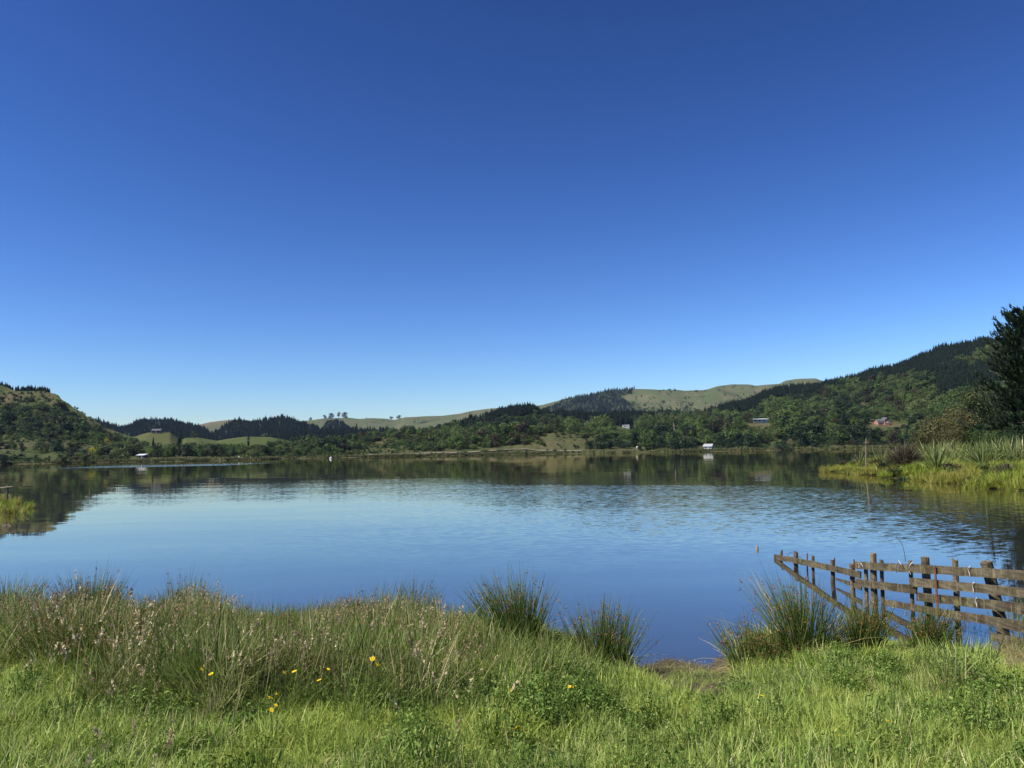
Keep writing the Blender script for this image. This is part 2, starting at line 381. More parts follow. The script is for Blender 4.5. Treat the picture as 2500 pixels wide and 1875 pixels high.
def tree_meshes(kind, variant):
    key = (kind, variant)
    if key in TREE_SRC: return TREE_SRC[key]
    sd = 100 + variant * 17 + sum(map(ord, kind))
    P = dict(round=dict(rx=0.42, z0=0.10, lobes=11, leaves=620, size=0.07, m='bush'), dark=dict(rx=0.42, z0=0.08, lobes=11, leaves=640, size=0.068, m='dark_tree'),
             willow=dict(rx=0.6, z0=0.05, lobes=14, leaves=800, size=0.075, droop=0.3, m='willow'), poplar=dict(rx=0.13, z0=0.05, lobes=12, leaves=520, size=0.055, shape='poplar', m='dark_tree'),
             yellow=dict(rx=0.62, z0=0.12, lobes=10, leaves=520, size=0.085, m='yellow_tree'), light=dict(rx=0.45, z0=0.08, lobes=11, leaves=640, size=0.07, m='bush_light'),
             flat=dict(rx=0.6, z0=0.3, lobes=13, leaves=640, size=0.075, shape='flat', m='dark_tree'), olive=dict(rx=0.45, z0=0.08, lobes=11, leaves=640, size=0.07, m='bush_olive'),
             gum=dict(rx=0.36, z0=0.4, lobes=10, leaves=480, size=0.065, m='bush_olive'), mound=dict(rx=0.95, z0=0.03, lobes=18, leaves=1100, size=0.09, m='dark_tree'),
             brown=dict(rx=0.5, z0=0.06, lobes=11, leaves=560, size=0.07, m='bush_brown')).get(kind)
    if kind == 'conifer':
        g = pine_geo(sd, 15, 0.24, 0, 0, None, 10); cr = mesh_from('conifer_crown', g.V, g.F, [M['pine']], g.R); t = Geo(); t.tube([(0, 0, -.05), (0, 0, .3)], [.03, .02], .5, 0, 5); tr = t.mesh('conifer_trunk', [M['bark']])
    else:
        mm = P.pop('m'); g, L = crown_geo(sd, **P); cr = g.mesh(kind + '_crown', [M[mm]])
        t = trunk_geo(sd, L, None, 0.03 if kind != 'gum' else 0.035); tr = t.mesh(kind + '_trunk', [M['pale_bark' if kind == 'gum' else 'bark']])
    TREE_SRC[key] = (cr, tr); return cr, tr
def tree(name, kind, variant, loc, h, wfac, label, cat='tree', group=None):
    cr, tr = tree_meshes(kind, variant)
    e = empty(name, loc, (variant * 2.399 + loc[0]) % 6.283, (h * wfac, h * wfac, h)); tag(e, label, cat, group)
    ob('crown', cr, e); ob('trunk', tr, e); return e

# =================================================================== STRUCTURE: ground, lake, hills
def sheet(name, xs, ys, zf, m, kind='structure', label=None):
    X, Y = np.meshgrid(xs, ys); Z = zf(X, Y)
    V = np.stack([X, Y, Z], -1).reshape(-1, 3); nx, ny = len(xs), len(ys)
    i = (np.arange(ny - 1)[:, None] * nx + np.arange(nx - 1)[None]).ravel()
    me = mesh_from(name, V, np.stack([i, i + 1, i + nx + 1, i + nx], 1), [m], smooth=True)
    o = ob(name, me); tag(o, label, kind=kind); return o

bed = mesh_from('ground', [(-5000, -300, -5), (5000, -300, -5), (5000, 5600, -5), (-5000, 5600, -5)], [[0, 1, 2, 3]], [M['hill']])
tag(ob('ground', bed), 'flat land under the hills and the lake', kind='structure')

# ---- lake surface
def water_mat():
    m, t, n, l, out = mat('lake_water')
    g = n.new('ShaderNodeNewGeometry'); P = g.outputs['Position']
    sp = n.new('ShaderNodeSeparateXYZ'); l.new(P, sp.inputs[0]); X, Y = sp.outputs[0], sp.outputs[1]
    def band(v, a0, a1, b0, b1):
        s1 = n.new('ShaderNodeMapRange'); s1.interpolation_type = 'SMOOTHSTEP'; s1.inputs[1].default_value = a0; s1.inputs[2].default_value = a1; l.new(v, s1.inputs[0])
        s2 = n.new('ShaderNodeMapRange'); s2.interpolation_type = 'SMOOTHSTEP'; s2.inputs[1].default_value = b0; s2.inputs[2].default_value = b1; s2.inputs[3].default_value = 1; s2.inputs[4].default_value = 0; l.new(v, s2.inputs[0])
        return math_(n, l, 'MULTIPLY', s1.outputs[0], s2.outputs[0])
    # breeze patch: from about 17 m out to its sharp far edge (about 47 m, nearer on the right), stronger on the right
    wob = noise(n, l, 0.05, 3, P)
    Yw = math_(n, l, 'MULTIPLY_ADD', wob.outputs['Fac'], 7.0, Y)                 # y + 7*noise
    edge = math_(n, l, 'MULTIPLY_ADD', X, 0.42, Y)
    edge = math_(n, l, 'MULTIPLY_ADD', wob.outputs['Fac'], 1.5, edge)
    edge = math_(n, l, 'MULTIPLY_ADD', math_(n, l, 'MAXIMUM', math_(n, l, 'SUBTRACT', X, 15.0), 0.0), 1.6, edge)
    nearb = band(Yw, 17, 27, 200, 201)
    farb = n.new('ShaderNodeMapRange'); farb.inputs[1].default_value = 53; farb.inputs[2].default_value = 54.5; farb.inputs[3].default_value = 1; farb.inputs[4].default_value = 0; l.new(edge, farb.inputs[0])
    side = n.new('ShaderNodeMapRange'); side.interpolation_type = 'SMOOTHSTEP'; side.inputs[1].default_value = -12; side.inputs[2].default_value = 8; l.new(X, side.inputs[0])
    rip = math_(n, l, 'MULTIPLY', math_(n, l, 'MULTIPLY', nearb, farb.outputs[0]), side.outputs[0])
    # weak patch left of the middle
    r2 = math_(n, l, 'MULTIPLY', band(Yw, 38, 46, 66, 80), band(X, -30, -14, 6, 14))
    # bright wake strip near the far left shore
    wk = math_(n, l, 'MULTIPLY_ADD', X, -0.10, Y)
    wk = math_(n, l, 'MULTIPLY', band(wk, 184, 190, 222, 230), band(X, -120, -100, -72, -60))
    mp = n.new('ShaderNodeMapping'); mp.inputs['Scale'].default_value = (0.8, 2.6, 1); l.new(P, mp.inputs[0])
    n1 = noise(n, l, 4.2, 3, mp.outputs[0]); n2 = noise(n, l, 0.22, 2, mp.outputs[0])
    def slopes(tex, sx, sy):
        v = n.new('ShaderNodeVectorMath'); v.operation = 'SUBTRACT'; l.new(tex.outputs['Color'], v.inputs[0]); v.inputs[1].default_value = (0.5, 0.5, 0.5)
        u = n.new('ShaderNodeVectorMath'); u.operation = 'MULTIPLY'; l.new(v.outputs[0], u.inputs[0]); u.inputs[1].default_value = (sx, sy, 0); return u.outputs[0]
    a = math_(n, l, 'MULTIPLY_ADD', rip, 0.13, 0.012); a = math_(n, l, 'MULTIPLY_ADD', r2, 0.06, a); a = math_(n, l, 'MULTIPLY_ADD', wk, 0.55, a)
    sc = n.new('ShaderNodeVectorMath'); sc.operation = 'SCALE'; l.new(slopes(n1, 0.45, 1.0), sc.inputs[0]); l.new(a, sc.inputs['Scale'])
    ad = n.new('ShaderNodeVectorMath'); l.new(sc.outputs[0], ad.inputs[0]); l.new(slopes(n2, 0.006, 0.016), ad.inputs[1])
    an = n.new('ShaderNodeVectorMath'); l.new(ad.outputs[0], an.inputs[0]); an.inputs[1].default_value = (0, 0, 1)
    nm = n.new('ShaderNodeVectorMath'); nm.operation = 'NORMALIZE'; l.new(an.outputs[0], nm.inputs[0])
    fr = n.new('ShaderNodeFresnel'); fr.inputs['IOR'].default_value = 1.33; l.new(nm.outputs[0], fr.inputs['Normal'])
    fac = math_(n, l, 'POWER', fr.outputs[0], 0.42)
    gl = n.new('ShaderNodeBsdfGlossy'); gl.inputs['Roughness'].default_value = 0.02; gl.inputs['Color'].default_value = (1.0, 0.95, 0.83, 1); l.new(nm.outputs[0], gl.inputs['Normal'])
    df = n.new('ShaderNodeBsdfDiffuse')
    # body colour: deep blue, browner over the shallow mud at the near edge
    sh = n.new('ShaderNodeMapRange'); sh.interpolation_type = 'SMOOTHSTEP'; sh.inputs[1].default_value = 8.7; sh.inputs[2].default_value = 13.5; l.new(Y, sh.inputs[0])
    l.new(mixrgb(n, l, sh.outputs[0], (0.034, 0.030, 0.024), (0.040, 0.042, 0.040)), df.inputs['Color'])
    mx = n.new('ShaderNodeMixShader'); l.new(fac, mx.inputs[0]); l.new(df.outputs[0], mx.inputs[1]); l.new(gl.outputs[0], mx.inputs[2])
    l.new(mx.outputs[0], out.inputs[0]); return m
M['water'] = water_mat()
lake = mesh_from('lake', [(-700, 4, 0), (700, 4, 0), (700, 640, 0), (-700, 640, 0)], [[0, 1, 2, 3]], [M['water']])
tag(ob('lake', lake), 'calm blue lake with breeze ripples and reflections', kind='structure')

# ---- hills behind the lake: crest line (px, py) at depth Y, foot at depth Yf
def crest_arrays(pts):
    a = []; z = []; Yc = []
    for (px, py, Y) in pts:
        d = ray(px, py); a.append(d[0]); z.append(HC + d[2] * Y); Yc.append(Y)
    return np.array(a), np.array(z), np.array(Yc)
class Hill:
    def __init__(s, pts, foot, zfoot=0.0, p=1.05, rough=3.0, gully=5.0, ns=70.0, back=1.35, zback=0.3):
        s.a, s.zc, s.Yc = crest_arrays(pts); s.foot, s.zf, s.p, s.rough, s.gully, s.ns, s.back, s.zb = foot, zfoot, p, rough, gully, ns, back, zback
    def z(s, X, Y):
        X = np.asarray(X, float); Y = np.asarray(Y, float); a = X / Y
        Yc = np.interp(a, s.a, s.Yc); zc = np.interp(a, s.a, s.zc); Yf = Yc * s.foot
        t = (Y - Yf) / (Yc - Yf); tc = np.clip(t, 0, 1)
        up = s.zf + (zc - s.zf) * tc ** s.p
        dn = np.clip((Y / Yc - 1) / (s.back - 1), 0, 1); z = np.where(t <= 1, up, zc + (s.zb * zc - zc) * (dn * dn * (3 - 2 * dn)))
        env = np.sin(np.pi * np.clip(tc, 0, 1)) ** 0.7
        z = z + fbm(X / s.ns, Y / s.ns, 5) * s.rough * (0.35 + 0.65 * env)
        gl = np.abs(fbm(X / (s.ns * 0.9) + 9, Y / (s.ns * 2.5) + 3, 3)) * 2
        return z - s.gully * env * (1 - np.clip(gl * 2.2, 0, 1))
    def build(s, name, m, a0, a1, nc=220, nr=60, label=None):
        A = np.linspace(a0, a1, nc); Yc = np.interp(A, s.a, s.Yc)
        T = np.concatenate([np.linspace(s.foot, 1.0, nr), np.linspace(1.0, s.back, max(8, nr // 4))[1:]])
        Y = Yc[None, :] * T[:, None]; X = A[None, :] * Y; Z = s.z(X, Y)
        V = np.stack([X, Y, Z], -1).reshape(-1, 3); nx, ny = nc, len(T)
        i = (np.arange(ny - 1)[:, None] * nx + np.arange(nx - 1)[None]).ravel()
        o = ob(name, mesh_from(name, V, np.stack([i, i + 1, i + nx + 1, i + nx], 1), [m], smooth=True)); tag(o, label, kind='structure'); return o
def apx(px): return ray(px, 1100)[0]

H_MOUNT = Hill([(1000, 1040, 2300), (1180, 1010, 2300), (1324, 988, 2300), (1374, 976, 2300), (1446, 965, 2300), (1489, 955, 2300), (1546, 951, 2300), (1605, 952, 2300), (1648, 952, 2300), (1669, 954, 2300), (1721, 952, 2300), (1750, 943, 2300), (1787, 938, 2300), (1829, 938, 2300), (1845, 941, 2300), (1904, 937, 2300), (1917, 930, 2300), (1949, 925, 2300), (1991, 923, 2300), (2010, 930, 2300), (2120, 945, 2300), (2400, 960, 2300)], 0.62, 10, 1.0, 30, 48, 240)
H_MOUNT.build('mountain', M['far'], apx(980), apx(2400), 260, 70, 'grassy mountain with a dark plantation on its shoulder')
H_PALE = Hill([(300, 1060, 2700), (480, 1040, 2700), (600, 1035, 2700), (700, 1030, 2700), (759, 1026, 2700), (788, 1021, 2700), (849, 1020, 2700), (878, 1023, 2700), (904, 1021, 2700), (941, 1022, 2700), (962, 1025, 2700), (990, 1018, 2700), (1034, 1016, 2700), (1077, 1015, 2700), (1121, 1010, 2700), (1150, 1003, 2700), (1179, 999, 2700), (1222, 995, 2700), (1300, 995, 2700), (1500, 1000, 2700)], 0.6, 8, 1.0, 16, 26, 200)
H_PALE.build('pale_hill', M['far'], apx(420), apx(1420), 240, 50, 'pale green far hill with trees on its skyline')
H_BROWN = Hill([(440, 1055, 3000), (488, 1036, 3000), (510, 1031, 3000), (540, 1027, 3000), (575, 1024, 3000), (600, 1025, 3000), (640, 1035, 3000), (720, 1050, 3000)], 0.75, 8, 1.0, 8, 10, 200)
H_BROWN.build('brown_hill', M['brown_far'], apx(430), apx(720), 90, 40, 'brown far hill between two dark pine hills')
PIN = 11
H_PINE1 = Hill([(60, 1010, 1500), (150, 1020, 1500)] + [(x, y + PIN, 1500) for x, y in ((214, 1018), (240, 1021), (260, 1026), (281, 1031), (301, 1037), (318, 1030), (341, 1020), (370, 1017), (420, 1017), (448, 1026), (477, 1031), (498, 1038), (515, 1052), (540, 1068))] + [(600, 1090, 1500)], 0.66, 8, 0.95, 6, 8, 150)
H_PINE1.build('pine_hill', M['pinehill'], apx(40), apx(600), 150, 40, 'dark pine-covered hill to the right of the bluff')
H_PINE2 = Hill([(470, 1095, 1450)] + [(x, y + PIN, 1450) for x, y in ((505, 1066), (530, 1046), (545, 1036), (575, 1021), (582, 1019), (605, 1024), (629, 1021), (652, 1016), (701, 1013), (724, 1022), (750, 1028), (775, 1036), (800, 1046), (830, 1060))] + [(880, 1090, 1450)], 0.66, 8, 0.95, 6, 8, 150)
H_PINE2.build('pine_hill', M['pinehill'], apx(470), apx(880), 120, 40, 'dark pine-covered hill beside the brown hill')
H_CONE = Hill([(770, 1085, 1900)] + [(x, y + 11, 1900) for x, y in ((786, 1040), (800, 1022), (810, 1018), (825, 1018), (835, 1022), (852, 1036), (862, 1050))] + [(880, 1085, 1900)], 0.8, 8, 0.95, 3, 3, 120)
H_CONE.build('pine_hill', M['pinehill'], apx(770), apx(880), 60, 30, 'small conical pine hill below the skyline trees')
H_STRIP = Hill([(560, 1095, 1050)] + [(x, y + 20, 1050) for x, y in ((600, 1072), (675, 1056), (745, 1043), (800, 1040), (855, 1036), (904, 1035), (973, 1041), (1040, 1046), (1100, 1052))] + [(1180, 1085, 1050)], 0.75, 6, 0.95, 4, 5, 100)
H_STRIP.build('pine_hill', M['pinehill'], apx(560), apx(1180), 150, 40, 'long low pine-covered ridge in front of the pale hill')
H_PAST = Hill([(240, 1085, 760), (300, 1069, 760), (330, 1066, 760), (350, 1059, 760), (362, 1056, 760), (415, 1056, 760), (433, 1069, 760), (447, 1073, 760), (452, 1069, 760), (482, 1068, 760), (530, 1076, 760), (560, 1071, 760), (600, 1066, 760), (660, 1067, 760), (700, 1075, 760), (760, 1090, 760)], 0.72, 3, 0.9, 0.6, 0.8, 60)
H_PAST.build('pasture_hill', M['pasture'], apx(240), apx(760), 150, 40, 'green pasture knolls under the dark pine hills')

# ---- the near hills with the far shore: shore line, terrace and slope up to the crest
CREST = [(-700, 880, 720), (-400, 900, 700), (-200, 918, 700), (0, 938, 700), (43, 948, 690), (101, 950, 680), (124, 957, 670), (145, 962, 660), (160, 979, 650), (185, 992, 640), (214, 1015, 620), (231, 1023, 610), (260, 1043, 590), (290, 1052, 570), (318, 1061, 560), (347, 1075, 545), (375, 1088, 530), (400, 1097, 500), (480, 1101, 470), (560, 1101, 470), (640, 1097, 490), (700, 1090, 520), (760, 1084, 550), (850, 1078, 570), (900, 1072, 600), (950, 1067, 630), (1010, 1060, 670), (1100, 1047, 720), (1180, 1032, 780), (1229, 1018, 800), (1258, 1012, 820), (1293, 1009, 830), (1340, 1018, 840), (1374, 1020, 840), (1446, 1029, 850), (1490, 1029, 850), (1533, 1026, 850), (1620, 1025, 860), (1692, 1019, 860), (1750, 1014, 860), (1779, 1003, 860), (1808, 995, 860), (1840, 985, 860), (1894, 966, 860), (1995, 953, 850), (2057, 942, 840), (2089, 934, 830), (2138, 919, 820), (2187, 908, 810), (2219, 898, 800), (2268, 876, 790), (2301, 865, 780), (2350, 855, 770), (2398, 849, 760), (2447, 845, 750), (2600, 820, 740), (2900, 790, 740), (3300, 780, 740)]
CREST = [(x_, y_ - (5 if x_ >= 1229 else 0), Y_) for x_, y_, Y_ in CREST]
CA, CZ, CY = crest_arrays(CREST)
SHORE = [(-700, 330), (-300, 335), (0, 350), (300, 352), (430, 345), (620, 350), (700, 392), (820, 400), (1000, 392), (1250, 408), (1500, 385), (1700, 380), (2000, 372), (2300, 360), (2700, 350), (3300, 340)]
SA = np.array([apx(p) for p, _ in SHORE]); SY = np.array([y for _, y in SHORE], float)
KNOLLS = []   # (x, y, radius, height)
for px, py, r, h in ((1262, 1024, 32, 5), (1400, 1033, 26, 4), (1355, 1078, 34, 6.5), (1515, 1048, 22, 4), (740, 1085, 26, 4), (885, 1062, 20, 3), (1760, 1045, 40, 3), (2140, 1042, 45, 5), (2060, 1040, 30, 3), (970, 1080, 30, 4)):
    a = ray(px, py)[0]; KNOLLS.append((a, px, py, r, h))
_KN = []
def front_base(X, Y):
    X = np.asarray(X, float); Y = np.asarray(Y, float); a = X / Y
    Yc = np.interp(a, CA, CY); zc = np.interp(a, CA, CZ)
    Ys = np.interp(a, SA, SY) + (fbm(a * 60, a * 0 + 2.2, 3)) * 9
    Y0 = Ys + 30
    s = np.clip((Y - Y0) / (Yc - Y0), 0, 1)
    terr = np.where(Y < Ys, (Y - Ys) * 0.06, 1.0 * sstep(0, 1, (Y - Ys) / 34.0) + 0.25 * sstep(0, 1, (Y - Ys) / 2.0))
    pw = np.interp(a, [apx(0), apx(300), apx(700), apx(1200), apx(1600), apx(2200)], [1.25, 1.1, 0.75, 0.9, 1.0, 1.05])
    z = terr + (zc - 2.1) * s ** pw
    dn = np.clip((Y / Yc - 1) / 0.35, 0, 1); z = np.where(Y > Yc, z - (zc * 0.6) * dn * dn * (3 - 2 * dn), z)
    env = np.sin(np.pi * s) ** 0.7
    z = z + fbm(X / 55, Y / 55, 5) * (7.0 * env + 1.0 * (s > 0.01) * sstep(0, 0.1, s))
    gl = np.abs(fbm(X / 60 + 4, Y / 150 + 8, 3)) * 2
    z = z - 5.0 * env * (1 - np.clip(gl * 2.4, 0, 1)) * sstep(6, 25, zc * s)
    # bluffs on the hill at the left: rock bands
    lf = sstep(apx(270), apx(150), a) * sstep(30, 38, z)
    st = 9.5; q = (z + 2.5 * fbm(X / 40, Y / 40, 3)) / st; fl = np.floor(q); zt = z - (q - fl) * st + sstep(0.55, 0.9, q - fl) * st
    return z + (zt - z) * lf * 0.85 * sstep(1.02, 0.97, Y / Yc)
for (a, px, py, r, h) in KNOLLS:
    p = march(front_base, px, py, 340, 900)
    if p is not None: _KN.append((p[0], p[1], r, h))
def front_z(X, Y):
    z = front_base(X, Y)
    for kx, ky, r, h in _KN: z = z + h * np.exp(-(((X - kx) / r) ** 2 + ((Y - ky) / (r * 0.8)) ** 2))
    return z
A = np.linspace(-0.86, 0.98, 620); Yc = np.interp(A, CA, CY); Ys = np.interp(A, SA, SY)
T = np.concatenate([np.linspace(0, 0.12, 22), np.linspace(0.12, 1, 110)[1:], np.linspace(1, 1.6, 14)[1:]])
Yg = (Ys[None] - 14) + (Yc - Ys + 14)[None] * T[:, None]; Xg = A[None] * Yg; Zg = front_z(Xg, Yg)
nx = len(A); ii = (np.arange(len(T) - 1)[:, None] * nx + np.arange(nx - 1)[None]).ravel()
fh = ob('hills', mesh_from('hills', np.stack([Xg, Yg, Zg], -1).reshape(-1, 3), np.stack([ii, ii + 1, ii + nx + 1, ii + nx], 1), [M['hill']], smooth=True))
tag(fh, 'hills round the far shore: bluff, scrubby knolls, bush slope', kind='structure')
def fhit(px, py): return march(front_z, px, py, 335, 900)

# ---- road along the far shore
V = []; F = []
for i, px in enumerate(range(900, 1430, 10)):
    a = apx(px); Ysh = float(np.interp(a, SA, SY)); Yr = Ysh + 30 + 4 * math.sin(px * 0.012)
    for k, dy in enumerate((-2.2, 2.2)):
        x = a * (Yr + dy); V.append((x, Yr + dy, float(front_z(np.array([x]), np.array([Yr]))[0]) + (0.10 if k == 0 else 0.42)))
    if i: b = 2 * i; F.append((b - 2, b, b + 1, b - 1))
M['road'] = plain_mat('gravel_road', (0.20, 0.18, 0.13), (0.30, 0.26, 0.19), 0.08, 0.95, 0.05)
tag(ob('road', mesh_from('road', V, F, [M['road']])), 'pale gravel road along the far shore', kind='structure')

# ---- bank in the foreground
SHX = [-40, -14, -6, -2, 0.2, 0.7, 1.2, 2.0, 2.5, 3.4, 4.2, 4.7, 5.3, 6, 7.5, 14, 40]
SHY = [13, 12, 10.9, 10.4, 10.0, 9.0, 8.72, 8.75, 9.3, 9.6, 9.1, 8.75, 8.85, 9.0, 9.5, 11, 12]
def bank_shore(X): return np.interp(X, SHX, SHY) + 0.18 * np.sin(np.asarray(X) * 5.1) * 0.6 + 0.12 * np.sin(np.asarray(X) * 11.7 + 1)
def bank_z(X, Y):
    X = np.asarray(X, float); Y = np.asarray(Y, float)
    s = bank_shore(X) - Y
    z = np.where(s > 0, 0.92 * (1 - np.exp(-np.maximum(s, 0) / 4.6)), np.maximum(0.16 * s, -4.0))
    return z + fbm(X * 0.9, Y * 0.9, 4) * 0.10 * sstep(0.8, 3.5, s) + fbm(X * 5, Y * 5, 3) * 0.03 + fbm(X * 19, Y * 19, 2) * 0.018 + np.where(s > 9, 0, 0)
def bank_mat():
    m, t, n, l, out = mat('bank_soil')
    g = n.new('ShaderNodeNewGeometry'); P = g.outputs['Position']
    a = noise(n, l, 2.2, 6, P, 0.7); b = noise(n, l, 28, 5, P, 0.7)
    r = ramp(n, [(0.35, (0.045, 0.036, 0.022)), (0.5, (0.085, 0.075, 0.034)), (0.62, (0.085, 0.105, 0.028))]); l.new(a.outputs['Fac'], r.inputs[0])
    r2 = ramp(n, [(0.3, (0.55, 0.55, 0.55)), (0.7, (1.4, 1.35, 1.25))]); l.new(b.outputs['Fac'], r2.inputs[0])
    c = mixrgb(n, l, 1.0, r.outputs[0], r2.outputs[0], 'MULTIPLY')
    p = n.new('ShaderNodeBsdfPrincipled'); p.inputs['Roughness'].default_value = 0.85; l.new(c, p.inputs['Base Color'])
    bp = n.new('ShaderNodeBump'); bp.inputs['Strength'].default_value = 0.8; bp.inputs['Distance'].default_value = 0.03
    l.new(b.outputs['Fac'], bp.inputs['Height']); l.new(bp.outputs[0], p.inputs['Normal']); l.new(p.outputs[0], out.inputs[0]); return m
M['bank'] = bank_mat()
xs = np.concatenate([np.linspace(-60, -11, 30), np.linspace(-10.9, 10.9, 560), np.linspace(11, 60, 30)])
ys = np.concatenate([np.linspace(-30, 1, 20), np.linspace(1.1, 14, 360), np.linspace(14.2, 34, 12)])
sheet('bank', xs, ys, bank_z, M['bank'], label='grassy lake bank with a muddy landing')
def bhit(px, py): return march(bank_z, px, py, 2.5, 14)

# ---- spits of marshy land at the right and the left
RX_Y = [10, 20, 35.7, 43.8, 48.9, 58, 66, 71, 73, 76, 82, 100, 140, 200, 330, 420]
RX_X = [40, 24, 22.9, 24.6, 25.2, 26.0, 27.0, 28.0, 29.5, 32.5, 37, 52, 78, 112, 200, 260]
def rspit_in(X, Y): return X - (np.interp(Y, RX_Y, RX_X) + 0.8 * np.sin(np.asarray(Y) * 0.9) + 0.5 * np.sin(np.asarray(Y) * 2.3))
def rspit_z(X, Y):
    d = rspit_in(X, Y); return np.where(d < 0, np.maximum(d * 0.25, -2.5), 0.12 + 0.5 * sstep(0, 5, d) + 0.6 * sstep(6, 30, d) + 3.0 * sstep(25, 140, d)) + fbm(np.asarray(X) / 3, np.asarray(Y) / 3, 3) * 0.3 * sstep(0, 2, d)
LX_Y = [10, 24, 27, 29.3, 32, 37.3, 42, 50, 60, 80]
LX_X = [-44, -30, -25, -20.2, -20.4, -22.9, -26.5, -33, -45, -64]
def lspit_in(X, Y): return (np.interp(Y, LX_Y, LX_X) + 0.4 * np.sin(np.asarray(Y) * 1.7)) - X
def lspit_z(X, Y):
    d = lspit_in(X, Y); return np.where(d < 0, np.maximum(d * 0.25, -2.5), 0.08 + 0.35 * sstep(0, 5, d)) + fbm(np.asarray(X) / 3, np.asarray(Y) / 3, 3) * 0.2 * sstep(0, 2, d)
M['marsh'] = hill_mat('marsh_ground', (0.05, 0.06, 0.018), (0.06, 0.06, 0.02), (0.09, 0.065, 0.03), None, 0.2)
sheet('marsh_ground', np.linspace(15, 300, 190), np.concatenate([np.linspace(12, 90, 130), np.linspace(92, 400, 60)]), rspit_z, M['marsh'], label='low marshy spit of land reaching in from the right')
sheet('marsh_ground', np.linspace(-95, -14, 90), np.linspace(12, 90, 90), lspit_z, M['marsh'], label='low marshy spit at the left edge')

# =================================================================== VEGETATION MASSES (stuff)
def src(g, name, mats): return g.mesh(name, mats)
PINES = [src(pine_geo(s, 10, U(0.15, 0.19), 0, 1), 'pine_source', [M['pine'], M['bark']]) for s in (1, 2, 3, 4)]
def bush_src(seed, m, rx=0.5, leaves=620, **k):
    g, L = crown_geo(seed, rx, 0.03, 11, leaves, 0.078, **k); trunk_geo(seed, L, g, 0.028, 1); return g.mesh('bush_source', [M[m], M['bark']])
BUSH = [bush_src(21, 'bush'), bush_src(22, 'bush', 0.42), bush_src(23, 'bush', 0.6), bush_src(24, 'dark_tree', 0.45), bush_src(25, 'bush_olive', 0.55), bush_src(26, 'bush_olive', 0.45), bush_src(27, 'bush_brown', 0.5), bush_src(28, 'bush_light', 0.5), bush_src(29, 'dark_tree', 0.32)]

def hill_scatter(name, hill, a0, a1, f0, f1, spacing, hmin, hmax, protos, label, cond=None, drop=0.3):
    Ym = float(hill.Yc.mean()); x0, x1 = a0 * Ym * 1.0, a1 * Ym * 1.0
    area = abs(a1 - a0) * (f1 ** 2 - f0 ** 2) / 2 * Ym ** 2; n = int(area / spacing ** 2)
    a = RNG.uniform(a0, a1, n); f = np.sqrt(RNG.uniform(f0 ** 2, f1 ** 2, n)); Y = np.interp(a, hill.a, hill.Yc) * f; X = a * Y; Z = hill.z(X, Y) - drop
    k = np.ones(n, bool)
    if cond is not None: px, py = project(X, Y, Z); k = cond(px, py, n)
    X, Y, Z = X[k], Y[k], Z[k]; n = len(X)
    h = RNG.uniform(hmin * 0.85, hmax, n) * (1 + 0.12 * RNG.normal(size=n)) * np.clip(1 + 0.9 * fbm(X / 25, Y / 25, 2), 0.7, 1.35); wd = h * RNG.uniform(0.85, 1.25, n)
    o = scatter(name, protos, np.stack([X, Y, Z], 1), RNG.uniform(0, 6.28, n), np.stack([wd, wd, h], 1), RNG.integers(0, len(protos), n)); tag(o, label, 'forest', kind='stuff'); return o
hill_scatter('pine_forest', H_PINE1, apx(60), apx(590), 0.72, 1.06, 6.2, 7, 10.5, PINES, 'dark pine forest covering the hill right of the bluff')
hill_scatter('pine_forest', H_PINE2, apx(490), apx(860), 0.72, 1.06, 6.2, 7, 10.5, PINES, 'dark pine forest covering the hill right of the brown gap')
hill_scatter('pine_forest', H_CONE, apx(780), apx(872), 0.84, 1.04, 6.2, 6.5, 9.5, PINES, 'dark pines covering the small conical hill')
hill_scatter('pine_forest', H_STRIP, apx(580), apx(1170), 0.80, 1.05, 5.6, 7, 10.5, PINES, 'pine forest on the long low ridge')
PLANT = [(1330, 1000), (1366, 985), (1374, 974), (1446, 962), (1489, 950), (1548, 944), (1549, 952), (1540, 962), (1520, 968), (1515, 973), (1535, 985), (1548, 1000), (1550, 1030), (1330, 1030)]
hill_scatter('pine_forest', H_MOUNT, apx(1325), apx(1560), 0.66, 1.005, 6.0, 7, 10, PINES, 'dark plantation on the shoulder of the far mountain', lambda px, py, n: inpoly(px, py, PLANT))
xa = np.linspace(apx(1320), apx(1560), 110); ta = np.linspace(0.64, 1.003, 90); Yp = 2300.0 * ta[:, None] * np.ones_like(xa)[None]; Xp = xa[None] * Yp; Zp = H_MOUNT.z(Xp, Yp) + 0.9
ppx, ppy = project(Xp, Yp, Zp - 4); inn = inpoly(ppx, ppy, PLANT); nx_ = len(xa); Fp = [[r_ * nx_ + c_, r_ * nx_ + c_ + 1, (r_ + 1) * nx_ + c_ + 1, (r_ + 1) * nx_ + c_] for r_ in range(len(ta) - 1) for c_ in range(nx_ - 1) if inn[r_, c_]]
tag(ob('forest_floor', mesh_from('forest_floor', np.stack([Xp, Yp, Zp], -1).reshape(-1, 3), Fp, [M['pinehill']], smooth=True)), 'dark forest floor of the far plantation', kind='structure')
SCRUB = [[(1535, 985), (1600, 985), (1660, 975), (1700, 985), (1760, 985), (1800, 965), (1850, 950), (1850, 1010), (1540, 1010)]]
hill_scatter('hill_scrub', H_MOUNT, apx(1540), apx(2000), 0.70, 0.995, 12, 3, 6, BUSH[:5], 'scattered dark scrub on the far mountain', lambda px, py, n: RNG.random(n) < np.where(inany(px, py, SCRUB), 0.62, 0.03 + 0.5 * (fbm(px / 16, py / 9, 3) > 0.13)))
hill_scatter('hill_scrub', H_PALE, apx(600), apx(1400), 0.75, 1.0, 30, 3, 6, BUSH[:5], 'sparse scrub dotting the pale far hill', lambda px, py, n: RNG.random(n) < 0.12)

